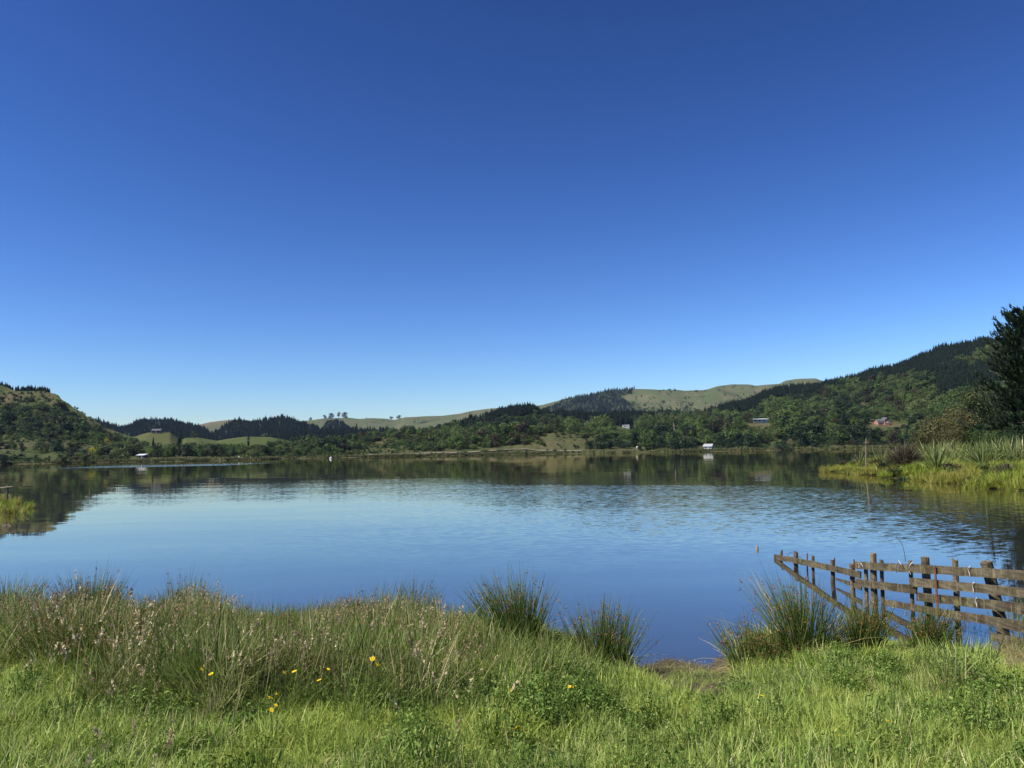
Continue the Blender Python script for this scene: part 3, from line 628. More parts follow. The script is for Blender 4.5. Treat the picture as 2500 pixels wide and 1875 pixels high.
# trees that stand out across the lake
TREES = [  # px, base py, height px, width factor, kind, name, label
    (33, 1097, 27, 1.0, 'round', 'round_tree', 'rounded green tree in the left pasture, uphill of a twin'), (54, 1106, 27, 0.9, 'dark', 'round_tree', 'rounded dark tree with its shadow on the left pasture'),
    (102, 1106, 34, 1.15, 'willow', 'leafy_tree', 'wide pale green tree right of the left pasture'), (137, 1106, 38, 0.9, 'round', 'leafy_tree', 'tall green tree between the pasture and the yellow tree'),
    (225, 1110, 18, 1.0, 'yellow', 'yellow_tree', 'bright yellow tree below the bluff hill'), (260, 1081, 11, 1.1, 'yellow', 'yellow_tree', 'small yellow-topped tree higher up the slope'),
    (288, 1126, 33, 1.45, 'willow', 'willow_tree', 'big spreading willow at the water, left of the white-roofed house'), (207, 1131, 31, 1.2, 'olive', 'shore_tree', 'olive tree leaning over the water below the yellow tree'),
    (5, 1134, 26, 1.2, 'dark', 'shore_tree', 'dark tree at the water on the far left edge'), (191, 1099, 22, 0.8, 'dark', 'leafy_tree', 'narrow dark tree just left of the bright yellow tree'),
    (155, 1130, 22, 1.3, 'olive', 'shore_tree', 'low olive bushy tree on the shore right of the pasture'), (374, 1090, 30, 0.6, 'conifer', 'pointed_tree', 'pointed dark tree below the hilltop house'),
    (385, 1120, 42, 0.85, 'dark', 'leafy_tree', 'broad dark tree right of the white-roofed house'), (408, 1120, 34, 0.8, 'round', 'leafy_tree', 'green tree left of the pair of poplars'),
    (437, 1115, 52, 1.15, 'poplar', 'poplar_tree', 'taller of two poplars among the left shore trees'), (423, 1115, 36, 1.0, 'poplar', 'poplar_tree', 'shorter of two poplars among the left shore trees'),
    (455, 1118, 36, 1.0, 'dark', 'leafy_tree', 'dark spreading tree just right of the poplar pair'), (490, 1118, 40, 0.95, 'round', 'leafy_tree', 'large spreading tree midway along the left shore trees'), (520, 1118, 38, 0.9, 'dark', 'leafy_tree', 'dark spreading tree at the end of the large trees'),
    (540, 1119, 33, 0.55, 'dark', 'leafy_tree', 'narrow dark tree in the gap below the green paddock'), (563, 1118, 30, 0.95, 'round', 'leafy_tree', 'round tree right of the narrow dark tree'), (585, 1112, 34, 0.8, 'light', 'leafy_tree', 'light green tree below the lone tall poplar'),
    (606, 1090, 29, 1.1, 'poplar', 'poplar_tree', 'lone dark poplar standing in the green paddock'), (1668, 1099, 36, 1.0, 'mound', 'shore_tree', 'huge dark dome-shaped tree at the water left of the boathouse'),
    (1611, 1097, 32, 0.75, 'dark', 'leafy_tree', 'dark tree left of the light green tree'), (1637, 1097, 46, 0.65, 'light', 'leafy_tree', 'light green tree rising behind the dome-shaped tree'), (1676, 1068, 30, 1.3, 'flat', 'layered_tree', 'dark flat-topped layered tree above the dome-shaped tree'),
    (1646, 1052, 42, 0.8, 'gum', 'gum_tree', 'tall gum with a pale bare trunk'), (1728, 1093, 32, 1.45, 'light', 'willow_tree', 'yellow-green spreading tree behind the boathouse'), (1526, 1094, 14, 1.7, 'mound', 'low_bush', 'low dark hedge-like bush on the far bank left of the pale tank'),
    (1911, 1101, 18, 1.75, 'mound', 'low_bush', 'low dark bush overhanging the water below the bush slope'), (2062, 1037, 40, 1.1, 'conifer', 'pointed_tree', 'big dark pointed tree left of the pink house'),
    (1286, 1111, 14, 0.7, 'dark', 'shore_bush', 'leftmost of three small dark bushes on the far road edge'), (1336, 1103, 9, 0.9, 'dark', 'shore_bush', 'middle one of three small dark bushes on the far road edge'), (1381, 1106, 12, 0.8, 'dark', 'shore_bush', 'rightmost of three small dark bushes on the far road edge'),
    (475, 1072, 20, 1.1, 'olive', 'leafy_tree', 'olive tree behind the green knoll'), (1325, 1032, 20, 1.2, 'olive', 'leafy_tree', 'grey-green spreading tree between the two brown knolls'), (2020, 975, 34, 0.9, 'brown', 'leafy_tree', 'tall brownish tree on the bush slope above the red-roofed house'), (2112, 985, 26, 1.1, 'brown', 'leafy_tree', 'brownish spreading tree on the bush slope above the pink house'),
    (2188, 1010, 22, 0.9, 'light', 'leafy_tree', 'light green tree on the slope right of the pink house'), (1010, 1062, 24, 0.9, 'dark', 'leafy_tree', 'dark tree where the pine ridge starts')]

# near hills: classify points on the ground by what grows there
PINE_LOW = [(-10, 1005), (1000, 1056), (1100, 1050), (1200, 1032), (1258, 1018), (1310, 1012), (1345, 1015), (1385, 1024), (1440, 1034), (1490, 1040), (1533, 1042), (1576, 1036), (1605, 1024), (1692, 1014), (1750, 1014), (1808, 1018), (1861, 1004), (1880, 994), (1894, 980), (1943, 968), (1990, 968), (2024, 955), (2073, 945), (2171, 926), (2236, 916), (2285, 912), (2327, 893), (2366, 880), (2398, 864), (2447, 854), (3000, 800)]
BARE = [[(0, 925), (165, 965), (225, 1010), (352, 1066), (352, 1074), (300, 1072), (255, 1060), (212, 1042), (190, 1022), (160, 1008), (118, 995), (70, 978), (40, 985), (0, 985), (-300, 960), (-300, 900)],
        [(-300, 1096), (30, 1096), (58, 1084), (70, 1078), (95, 1082), (110, 1106), (180, 1112), (120, 1122), (-300, 1124)], [(150, 1080), (180, 1082), (185, 1098), (155, 1098)], [(195, 1088), (260, 1086), (262, 1108), (225, 1112), (200, 1100)],
        [(1198, 1034), (1230, 1026), (1262, 1016), (1295, 1022), (1314, 1034), (1290, 1044), (1270, 1036), (1240, 1040), (1205, 1042)],
        [(1378, 1018), (1428, 1026), (1424, 1034), (1400, 1036), (1376, 1034)], [(1325, 1044), (1385, 1034), (1388, 1042), (1330, 1050)],
        [(1280, 1082), (1330, 1064), (1365, 1052), (1390, 1060), (1430, 1078), (1440, 1094), (1380, 1098), (1290, 1098)],
        [(1488, 1044), (1515, 1040), (1545, 1058), (1530, 1064), (1500, 1050)], [(1552, 1070), (1566, 1080), (1570, 1092), (1590, 1090), (1590, 1096), (1550, 1096)],
        [(662, 1098), (690, 1090), (720, 1092), (700, 1106), (668, 1110)], [(758, 1074), (806, 1068), (805, 1084), (775, 1088)], [(744, 1104), (775, 1092), (790, 1096), (760, 1108)],
        [(870, 1052), (905, 1050), (895, 1066), (870, 1080), (862, 1076)], [(925, 1068), (945, 1062), (960, 1076), (930, 1082)], [(890, 1096), (920, 1092), (1010, 1100), (1010, 1106), (890, 1106)],
        [(1700, 1052), (1740, 1046), (1800, 1036), (1832, 1034), (1832, 1040), (1780, 1050), (1720, 1062)], [(1860, 1092), (1880, 1078), (1920, 1072), (1965, 1066), (1970, 1084), (1940, 1084), (1885, 1092)],
        [(2064, 1054), (2080, 1042), (2130, 1034), (2205, 1030), (2210, 1042), (2180, 1050), (2120, 1054), (2090, 1062)], [(2060, 1095), (2140, 1088), (2190, 1092), (2060, 1100)]]
N = 110000
a = RNG.uniform(-0.80, 0.86, N); Yn = np.sqrt(RNG.uniform(340.0 ** 2, 900.0 ** 2, N)); X = a * Yn
Ycn = np.interp(a, CA, CY); Ysn = np.interp(a, SA, SY); Zn = front_z(X, Yn)
ok = (Yn > Ysn + 14) & (Yn < Ycn * 1.07) & (Zn > 0.7)
a, X, Yn, Zn, Ycn, Ysn = a[ok], X[ok], Yn[ok], Zn[ok], Ycn[ok], Ysn[ok]
px, py = project(X, Yn, Zn)
plow = np.interp(px, [p[0] for p in PINE_LOW], [p[1] for p in PINE_LOW])
is_pine = ((py < plow) & (px > 1000)) | inpoly(px, py, [(2285, 926), (2335, 912), (2420, 892), (2500, 895), (2400, 960), (2290, 962)]) | ((px < 122) & (Yn > Ycn * 1.0))
bare = inany(px, py, BARE) & (Yn < Ycn * 1.0) | ((px < 360) & (px > 122) & (Yn > Ycn * 0.93)) | ((px > 300) & (px < 360) & (py < 1080))
road_d = np.abs(Yn - (Ysn + 30 + 4 * np.sin(px * 0.012))); onroad = (road_d < 9) & (px > 880) & (px < 1560)
dens = fbm(X / 25, Yn / 25, 3)
r = RNG.random(len(X))
keep_b = (~is_pine) & (~onroad) & np.where(bare, r < np.where((px > 640) & (px < 1500), 0.20, 0.05), np.where(px < 640, r < 0.62 + dens, np.where(px < 1500, r < 0.60 + 1.8 * dens, r < 0.72 + 1.5 * dens)))
gx = (front_z(X + 2, Yn) - front_z(X - 2, Yn)) / 4; gy = (front_z(X, Yn + 2) - front_z(X, Yn - 2)) / 4; steep = np.hypot(gx, gy)
keep_b |= (px < 260) & bare & (steep > 0.55) & (r < 0.8) & (Yn < Ycn * 0.99)
terr = Yn < Ysn + 30
keep_b &= ~terr | (r < np.where(px < 640, 0.55, 0.22))
low = (px > 345) & (px < 660)
keep_b &= ~low | (Yn < 425) & (r < 0.62) | (r < 0.05)
for (hx0, hx1, hb) in ((2128, 2186, 1036), (1712, 1750, 1096), (1832, 1880, 1031), (1514, 1542, 1044), (330, 360, 1120)):
    keep_b &= ~((px > hx0) & (px < hx1) & (py > hb - 10) & (py < hb + 24)) | (r < 0.06)

keep_p = is_pine & (r < 0.85)
u_ = RNG.random(len(X)); big = fbm(X / 38 + 20, Yn / 38 + 2, 3)
h = np.where(u_ < 0.72, RNG.uniform(1.8, 4.2, len(X)), np.where(u_ < 0.94, RNG.uniform(4.5, 8.0, len(X)), RNG.uniform(8.0, 12.0, len(X)))) * np.clip(1 + 1.6 * big, 0.55, 1.6)
h = np.where(low, RNG.uniform(2.5, 7.0, len(X)), h)
h = np.where(px < 345, h * 0.62, np.where((px > 640) & (px < 1080), h * 0.62, h * 0.78))
for (hx0, hx1, hb) in ((2128, 2190, 1036), (1712, 1750, 1096), (1832, 1880, 1035), (1512, 1544, 1044), (328, 362, 1120)):
    fr_ = (px > hx0 - 14) & (px < hx1 + 14) & (py > hb - 2) & (py < hb + 80); h = np.where(fr_, np.minimum(h, np.maximum(0.6, (py - hb - 2) / FPX * Yn * 0.9)), h)
for (tx, tb, th_, wf_, kd_, nm_, lb_) in TREES:
    hw = th_ * wf_ * {'poplar': .16, 'mound': 1.0, 'willow': .62, 'flat': .6, 'yellow': .62, 'conifer': .26}.get(kd_, .45) + 3
    fr_ = (np.abs(px - tx) < hw) & (py > tb - 1) & (py < tb + 60); h = np.where(fr_, np.minimum(h, np.maximum(0.5, (py - tb + th_ * .12) / FPX * Yn * 0.85)), h)
    keep_b &= ~((np.abs(px - tx) < hw * .8) & (np.abs(py - tb) < 3))
h = np.where((terr & ~low) | bare, np.minimum(RNG.uniform(0.9, 3.0, len(X)), h), h)
zone = fbm(X / 45 + 3, Yn / 45 + 7, 3) + RNG.normal(0, 0.10, len(X))
idx = np.select([zone < -0.16, zone < -0.08, zone < -0.02, zone < 0.05, zone < 0.11, zone < 0.17, zone < 0.24], [3, 8, 1, 0, 2, 4, 5], 7)
idx = np.where((px > 1500) & (RNG.random(len(X)) < 0.30), RNG.choice([0, 2, 4, 7], len(X)), idx); idx = np.where(RNG.random(len(X)) < 0.05, 6, idx); idx = np.where((px < 360) & (RNG.random(len(X)) < 0.5) & (idx == 7), 3, idx)
def put(name, sel, protos, ix, hh, label, cat):
    n = int(sel.sum()); wd = hh[sel] * RNG.uniform(0.8, 1.25, n) * (np.where(hh[sel] < 4.5, 1.45, 1.0) if cat == 'bush' else 1.0)
    o = scatter(name, protos, np.stack([X[sel], Yn[sel], Zn[sel] - 0.3], 1), RNG.uniform(0, 6.28, n), np.stack([wd, wd, hh[sel]], 1), ix[sel]); tag(o, label, cat, kind='stuff')
put('bush', keep_b & (px < 640), BUSH, idx, h, 'mixed bush covering the lower slopes of the bluff hill', 'bush')
put('bush', keep_b & (px >= 640) & (px < 1500), BUSH, idx, h, 'patchy scrub and bush on the knolls across the lake', 'bush')
put('bush', keep_b & (px >= 1500), BUSH, idx, h, 'dense green bush on the slope below the pine ridge', 'bush')
hp = RNG.uniform(6.5, 10.5, len(X)) * np.clip(1 + 0.9 * fbm(X / 18, Yn / 18, 2), 0.7, 1.35); pidx = RNG.integers(0, 4, len(X))
put('pine_forest', keep_p & (px < 1000), PINES, pidx, hp * 0.55, 'row of dark pines on top of the bluff', 'forest')
put('pine_forest', keep_p & (px >= 1000), PINES, pidx, hp, 'dark pine plantation along the right-hand ridge', 'forest')

# reeds fringing the far shore
def tuft_src(seed, m, n, R, L0, L1, wd, lean=0.25, curve=0.5, seg=3, head=None):
    random.seed(seed); g = Geo()
    for i in range(n):
        th = U(0, 6.283); rr = R * math.sqrt(U(0, 1)); az = th + U(-0.9, 0.9)
        p = g.blade((math.cos(th) * rr, math.sin(th) * rr, -0.03), az, U(L0, L1), wd * U(0.7, 1.3), abs(random.gauss(0, lean)), U(0, curve), U(0, 1), 0, seg, U(-1, 1))
    return g.mesh('tuft_source', [M[m]])
REED = [tuft_src(s, 'reed', 16, 0.5, 0.6, 1.5, 0.22, 0.2, 0.4, 2) for s in (41, 42, 43)]
n = 5200; a = RNG.uniform(apx(-150), apx(2180), n); Y = np.interp(a, SA, SY) + fbm(a * 60, a * 0 + 2.2, 3) * 9 + RNG.gamma(1.4, 3.0, n); X = a * Y; Z = front_z(X, Y); k = (Z > 0.02) & (RNG.random(n) < 0.55 + 2.2 * fbm(X / 14, Y / 14, 3))
tag(scatter('reeds', REED, np.stack([X, Y, Z], 1)[k], RNG.uniform(0, 6.28, k.sum()), RNG.uniform(0.6, 1.3, k.sum()), RNG.integers(0, 3, k.sum())), 'pale reeds along the far shoreline', 'reeds', kind='stuff')

# =================================================================== NAMED TREES ACROSS THE LAKE
for i, (px_, py_, hp_, wf, kd, nm, lb) in enumerate(TREES):
    zf = H_PAST.z if nm in ('poplar_tree',) and px_ == 606 or px_ == 475 else front_z
    p = march(zf, px_, py_, 335, 1000)
    if p is None: p = at(px_, py_, 500.0); p[2] = float(front_z(p[0:1], p[1:2])[0])
    tree(nm, kd, i % 3, (p[0], p[1], p[2] - 0.2), hp_ / FPX * p[1] * 1.06, wf, lb, 'bush' if 'bush' in nm else 'tree')
for (px_, py_, hp_, wf, kd, lb) in ((758, 1026, 7, 1.3, 'dark', 'leftmost skyline tree on the pale hill, small and dark'), (793, 1021, 8, 1.2, 'dark', 'small round skyline tree left of the conical pine hill'), (808, 1020, 12, 1.3, 'dark', 'broad dark skyline tree on top of the conical pine hill'), (827, 1020, 15, 0.7, 'gum', 'tall thin skyline tree right of the conical pine hill top'), (842, 1021, 13, 1.2, 'dark', 'broad dark skyline tree sloping down to the right'), (956, 1024, 8, 1.4, 'gum', 'thin wispy tree clump in the dip of the pale skyline'), (974, 1021, 8, 1.6, 'dark', 'dark wedge-shaped skyline tree right of the dip')):
    a_ = ray(px_, py_)[0]; Yk = 2700.0; X_ = a_ * Yk
    tree('skyline_tree', kd, 1, (X_, Yk, float(H_PALE.z(np.array([X_]), np.array([Yk]))[0]) - 0.33 * hp_ / FPX * Yk), hp_ / FPX * Yk * 1.5, wf * 0.95, lb)

# =================================================================== HOUSES
def flat(name, c, rough=0.7, spec=0.3): return plain_mat(name, tuple(v * 0.9 for v in c), c, 1.5, rough, spec)
M['white'] = flat('white_paint', (0.62, 0.62, 0.60)); M['pale_iron'] = flat('pale_iron', (0.36, 0.37, 0.38), 0.6, 0.2); M['white_iron'] = flat('white_iron', (0.62, 0.64, 0.66), 0.55, 0.2); M['pink'] = flat('pink_brick', (0.36, 0.18, 0.135), 0.9)
M['grey_roof'] = flat('grey_roof_tiles', (0.10, 0.10, 0.105), 0.8); M['red_roof'] = flat('red_roof_iron', (0.36, 0.10, 0.085), 0.6); M['cream'] = flat('cream_boards', (0.62, 0.57, 0.44)); M['dark_wall'] = flat('dark_boards', (0.09, 0.075, 0.06)); M['brown_wall'] = flat('brown_boards', (0.21, 0.17, 0.13)); M['grey_wall'] = flat('grey_boards', (0.40, 0.41, 0.42))
M['glass'] = plain_mat('window_glass', (0.03, 0.035, 0.045), (0.05, 0.055, 0.065), 2, 0.15, 0.6)
def boxmesh(name, lo, hi, m): g = Geo(); g.box(lo, hi); return g.mesh(name, [m])
def house(name, label, px_, py_, wpx, depth, wall_h, roof_h, wall, roof, wins, rz=0.0, zf=None, roof_kind='gable', eave=0.5, chimney=False, win_m='glass', lift=0.2):
    p = march(zf or front_z, px_, py_, 335, 1000)
    k_ = p[1] / 640.0; W = wpx / FPX * 640.0; D = depth; e = empty(name, (p[0], p[1] + D * 0.2 * k_, p[2] + lift), rz, k_); tag(e, label, 'house')
    g = Geo()
    if roof_kind == 'gable':      # ridge along local x
        vs = [(-W / 2, -D / 2, -2), (W / 2, -D / 2, -2), (W / 2, D / 2, -2), (-W / 2, D / 2, -2), (-W / 2, -D / 2, wall_h), (W / 2, -D / 2, wall_h), (W / 2, D / 2, wall_h), (-W / 2, D / 2, wall_h), (-W / 2, 0, wall_h + roof_h), (W / 2, 0, wall_h + roof_h)]
        g.add(vs, [(0, 1, 5, 4), (2, 3, 7, 6), (1, 2, 6, 9, 5), (3, 0, 4, 8, 7)])
        ob('wall', g.mesh('wall', [wall]), e); r_ = Geo(); t = 0.18; E = eave; sl = roof_h / (D / 2)
        for s_ in (-1, 1):
            y1, z1, y0, z0 = s_ * (D / 2 + E), wall_h - E * sl, 0, wall_h + roof_h
            r_.add([(-W / 2 - E, y1, z1 + .02), (W / 2 + E, y1, z1 + .02), (W / 2 + E, y0, z0 + .02), (-W / 2 - E, y0, z0 + .02), (-W / 2 - E, y1, z1 + t), (W / 2 + E, y1, z1 + t), (W / 2 + E, y0, z0 + t), (-W / 2 - E, y0, z0 + t)], [(0, 1, 2, 3), (4, 5, 6, 7), (0, 1, 5, 4), (0, 3, 7, 4), (1, 2, 6, 5)])
        rf = ob('roof', r_.mesh('roof', [roof]), e)
    else:
        g.box((-W / 2, -D / 2, -2), (W / 2, D / 2, wall_h)); ob('wall', g.mesh('wall', [wall]), e); E = eave
        r_ = Geo(); r_.add([(-W / 2 - E, -D / 2 - E, wall_h), (W / 2 + E, -D / 2 - E, wall_h), (W / 2 + E, D / 2 + E, wall_h + roof_h), (-W / 2 - E, D / 2 + E, wall_h + roof_h), (-W / 2 - E, -D / 2 - E, wall_h + .2), (W / 2 + E, -D / 2 - E, wall_h + .2), (W / 2 + E, D / 2 + E, wall_h + roof_h + .2), (-W / 2 - E, D / 2 + E, wall_h + roof_h + .2)], [(3, 2, 1, 0), (4, 5, 6, 7), (0, 1, 5, 4), (1, 2, 6, 5), (2, 3, 7, 6), (3, 0, 4, 7)])
        rf = ob('roof', r_.mesh('roof', [roof]), e)
    if chimney: ob('chimney', boxmesh('chimney', (W * .2, -.4, wall_h), (W * .2 + .7, .3, wall_h + roof_h + .9), wall), rf)
    for (kind, u, z0, ww, hh) in wins:
        x0 = u * W - ww / 2
        o = ob(kind, boxmesh(kind, (x0, -D / 2 - 0.06, z0), (x0 + ww, -D / 2 + 0.02, z0 + hh), M['white'] if kind == 'door' and win_m != 'white' else M[win_m]), e)
        if kind == 'window': ob('sill', boxmesh('sill', (x0 - .1, -D / 2 - .16, z0 - .12), (x0 + ww + .1, -D / 2 - .0605, z0 - .01), M['white']), o)
    return e, W, D
# pink house: long wing and a gable wing facing the lake
hs_, W, D = house('pink_house', 'pink brick house with dark roof on the hillside', 2148, 1036, 16, 5.5, 2.1, 1.6, M['pink'], M['grey_roof'], [('window', -0.32, 0.9, 1.1, 1.2), ('window', -0.08, 0.9, 1.1, 1.2), ('window', 0.14, 0.9, 0.9, 1.2)], 0.12, win_m='white')
gw = Geo(); w2 = 2.0; x0 = W * 0.5 - 0.4; x1 = x0 + 2 * w2; y0, y1 = -D / 2 - 1.6, D / 2 - 0.2
gw.add([(x0, y0, -2), (x1, y0, -2), (x1, y1, -2), (x0, y1, -2), (x0, y0, 2.8), (x1, y0, 2.8), (x1, y1, 2.8), (x0, y1, 2.8), (x0 + w2, y0, 4.9), (x0 + w2, y1, 4.9)], [(0, 1, 5, 8, 4), (1, 2, 6, 5), (2, 3, 7, 9, 6), (3, 0, 4, 7)])
ob('gable_wing', gw.mesh('gable_wing', [M['pink']]), hs_)
gr = Geo()
for s_ in (-1, 1):
    xa = x0 + w2 + s_ * (w2 + .45); za = 2.8 - .45 * 2.1 / w2
    gr.add([(xa, y0 - .4, za + .03), (xa, y1, za + .03), (x0 + w2, y1, 4.93), (x0 + w2, y0 - .4, 4.93), (xa, y0 - .4, za + .2), (xa, y1, za + .2), (x0 + w2, y1, 5.1), (x0 + w2, y0 - .4, 5.1)], [(0, 1, 2, 3), (4, 5, 6, 7), (0, 3, 7, 4), (0, 1, 5, 4)])
ob('roof', gr.mesh('gable_roof', [M['grey_roof']]), hs_)
o = ob('window', boxmesh('wide_window', (x0 + 1.2, y0 - .08, .8), (x1 - .8, y0 + .02, 1.9), M['white']), hs_)
o = ob('porch_shade_panel', boxmesh('porch_shade_panel', (x0 + 1.4, y0 - .10, 1.95), (x0 + 3.4, y0 + .02, 2.45), M['dark_wall']), hs_)  # dark panel proud of the gable wall, a porch recess's shade as colour
hs_, W, D = house('boathouse', 'small white boathouse with a pale roof at the far water edge', 1731, 1097, 19, 5.0, 2.3, 1.6, M['grey_wall'], M['pale_iron'], [('window', -0.25, 0.6, 0.8, 1.3), ('door', 0.05, 0.0, 0.9, 2.0), ('window', 0.3, 0.7, 0.9, 1.1)], -0.55, eave=0.7)
house('white_house', 'long low white house with a flat roof in the bush', 1855, 1031, 36, 7.0, 2.0, 0.7, M['white'], M['white_iron'], [('window', -0.38, 0.7, 2.2, 1.0), ('window', -0.1, 0.7, 1.8, 1.0), ('window', 0.2, 0.7, 1.8, 1.0), ('door', 0.36, 0, 0.9, 1.8)], 0.1, roof_kind='mono', eave=0.9)
house('white_shed', 'long white shed on the brown knoll below the pines', 1528, 1044, 17, 4.5, 1.5, 0.4, M['white'], M['white_iron'], [('door', 0.3, 0, 1.2, 1.3), ('window', -0.2, 0.7, 0.8, 0.5)], 0.0, roof_kind='mono', eave=0.2)
house('red_house', 'red-roofed house half hidden in the hillside bush', 1968, 1017, 14, 5.0, 2.0, 1.5, M['cream'], M['red_roof'], [('window', -0.3, 0.7, 0.9, 0.9), ('window', 0.25, 0.7, 0.9, 0.9), ('door', 0.0, 0, 0.8, 1.7)], 0.15, chimney=True)
house('lakeside_house', 'white-roofed dark house by the water among the left trees', 345, 1119, 18, 4.2, 2.0, 1.0, M['dark_wall'], M['white_iron'], [('window', -0.25, 0.7, 1.0, 0.9), ('door', 0.2, 0, 0.8, 1.8)], -0.12, roof_kind='mono', eave=0.7)
house('hilltop_house', 'low brown house on top of the green knoll', 382, 1058, 20, 6.0, 2.0, 1.3, M['brown_wall'], M['grey_roof'], [('window', -0.3, 0.6, 1.6, 1.0), ('window', 0.2, 0.6, 1.6, 1.0), ('door', 0.0, 0, 0.9, 1.9)], 0.1, zf=H_PAST.z)

# small things across the lake
M['timber'] = plain_mat('grey_timber', (0.10, 0.085, 0.065), (0.21, 0.18, 0.14), 5, 0.9, 0.1, 0.3, (6, 6, 1)); M['pale_timber'] = plain_mat('pale_timber', (0.24, 0.20, 0.15), (0.38, 0.33, 0.26), 5, 0.9, 0.1, 0.3, (6, 6, 1))
for px_, py_, hpx, lb in ((1524, 1040, 13, 'left one of two thin poles behind the white shed'), (1530, 1040, 13, 'right one of two thin poles behind the white shed'), (2172, 1032, 15, 'thin power pole beside the pink house'), (1883, 1030, 10, 'thin power pole right of the long white house')):
    p = fhit(px_, py_); H = hpx / FPX * p[1] * 1.1; e = empty('power_pole', (p[0], p[1] + 6, p[2] - .3)); tag(e, lb, 'pole')
    g = Geo(); g.tube([(0, 0, -.5), (0, 0, H)], [.14, .10], .5, 0, 6, True); ob('pole', g.mesh('pole', [M['pale_timber']]), e); ob('cross_arm', boxmesh('cross_arm', (-.9, -.16, H - .5), (.9, -.11, H - .36), M['pale_timber']), e)
p = water_hit(808, 1121)
g = Geo(); R_ = 0.55
for i in range(9): pass
pts = [(0, 0, -0.25 + 0.11 * i) for i in range(11)]; g.tube(pts, [max(0.03, R_ * math.sqrt(max(0, 1 - ((i - 4) / 6.0) ** 2))) for i in range(11)], .5, 0, 14, True); g.tube([(0, 0, .8), (0, 0, 1.05)], .05, .5, 0, 6, True)
tag(ob('buoy', g.mesh('buoy', [M['white']], True), None, (p[0], 330 / p[1] * p[1], 0)), 'white round buoy floating near the far shore', 'buoy'); bpy.data.objects['buoy'].location = (float(ray(808, 1121)[0] * 330), 330, 0)
p = fhit(1556, 1094); g = Geo(); g.tube([(0, 0, -.1), (0, 0, .75), (0, 0, .95)], [.62, .62, .3], .5, 0, 14, True)
tag(ob('tank', g.mesh('tank', [M['cream']], False), None, p), 'small pale round tank on the far bank', 'tank')
p = fhit(583, 1121); e = empty('marker_board', (p[0], p[1], p[2])); tag(e, 'tiny white marker board at the water below the lone poplar', 'marker'); g = Geo(); g.tube([(0, 0, -.2), (0, 0, 1.0)], .05, .5, 0, 5, True); ob('post', g.mesh('post', [M['timber']]), e); ob('board', boxmesh('board', (-.35, -.09, .7), (.35, -.055, 1.4), M['white']), e)

# =================================================================== RIGHT AND LEFT SPITS: plants
def spit_pts(n, inn, zf, x0, x1, y0, y1, dmax):
    X = RNG.uniform(x0, x1, n); Y = RNG.uniform(y0, y1, n); d = inn(X, Y); k = (d > -0.35) & (d < dmax) & (RNG.random(n) < np.where(d < 14, 1.0, 0.35)); X, Y = X[k], Y[k]; return X, Y, zf(X, Y), d[k]
MARSH = [tuft_src(s, 'spit_grass', 34, 0.22, 0.35, 0.95, 0.030, 0.28, 0.9, 3) for s in (51, 52, 53, 54)]
X, Y, Z, d = spit_pts(26000, rspit_in, rspit_z, 20, 70, 30, 90, 34)
s = RNG.uniform(0.45, 0.95, len(X)) * (0.9 + 0.9 * fbm(X / 4, Y / 4, 3))
tag(scatter('marsh_grass', MARSH, np.stack([X, Y, Z], 1), RNG.uniform(0, 6.28, len(X)), s, RNG.integers(0, 4, len(X)), 0.08), 'yellow-green marsh grass covering the right-hand spit', 'grass', kind='stuff')
X, Y, Z, d = spit_pts(9000, lspit_in, lspit_z, -60, -15, 22, 62, 22)
s = RNG.uniform(0.35, 0.7, len(X))
tag(scatter('marsh_grass', MARSH, np.stack([X, Y, Z], 1), RNG.uniform(0, 6.28, len(X)), s, RNG.integers(0, 4, len(X)), 0.08), 'olive marsh grass on the small left-hand spit', 'grass', kind='stuff')

X, Y, Z, d = spit_pts(2600, rspit_in, rspit_z, 20, 60, 32, 80, 12); k = RNG.random(len(X)) < 0.10 + 0.9 * np.clip(fbm(X / 3, Y / 3, 3), 0, 1)
hh_ = RNG.uniform(0.35, 0.95, len(X)); tag(scatter('marsh_shrubs', [BUSH[0], BUSH[3], BUSH[4], BUSH[7], BUSH[6]], np.stack([X, Y, Z - .05], 1)[k], RNG.uniform(0, 6.28, k.sum()), np.stack([hh_ * 1.4, hh_ * 1.4, hh_], 1)[k], RNG.integers(0, 5, k.sum())), 'low leafy plants mixed into the grass of the right-hand spit', 'plants', kind='stuff')
def flax_mesh(seed, n=95, L0=0.9, L1=2.3, dead=8, broad=0.062, upright=0.36):
    random.seed(seed); g = Geo()
    for i in range(n):
        th = U(0, 6.283); g.blade((math.cos(th) * U(0, .22), math.sin(th) * U(0, .22), -0.05), th + U(-.5, .5), U(L0, L1), broad * U(0.7, 1.2), abs(random.gauss(0.05, upright)), U(-0.1, 1.3), U(0, 1), 0, 5, U(-1.0, 1.0))
    d = Geo()
    for i in range(dead):
        th = U(0, 6.283); d.blade((math.cos(th) * .2, math.sin(th) * .2, 0), th, U(0.7, 1.2), broad * 0.9, U(0.9, 1.3), U(0.4, 1.0), U(0.4, 1), 0, 4)
    return g.mesh('leaves', [M['flax']]), d.mesh('dead_leaves', [M['thatch']])
FLAX = [flax_mesh(s) for s in (61, 62, 63)] + [flax_mesh(64, 110, 1.2, 2.4, 34, 0.075, 0.5)]
def flax(px_, Y_, sc, v, label, group=None):
    a_ = ray(px_, 1110)[0]; x = a_ * Y_; z = float(rspit_z(np.array([x]), np.array([Y_]))[0])
    e = empty('flax_bush', (x, Y_, z), px_ * 0.7, sc); tag(e, label, 'flax', group); ob('leaves', FLAX[v][0], e); ob('dead_leaves', FLAX[v][1], e)
flax(2398, 50, 1.0, 3, 'big flax bush with a skirt of tan dead leaves at the front of the spit')
flax(2328, 56, 0.95, 0, 'blue-green upright flax bush in the middle of the spit front')
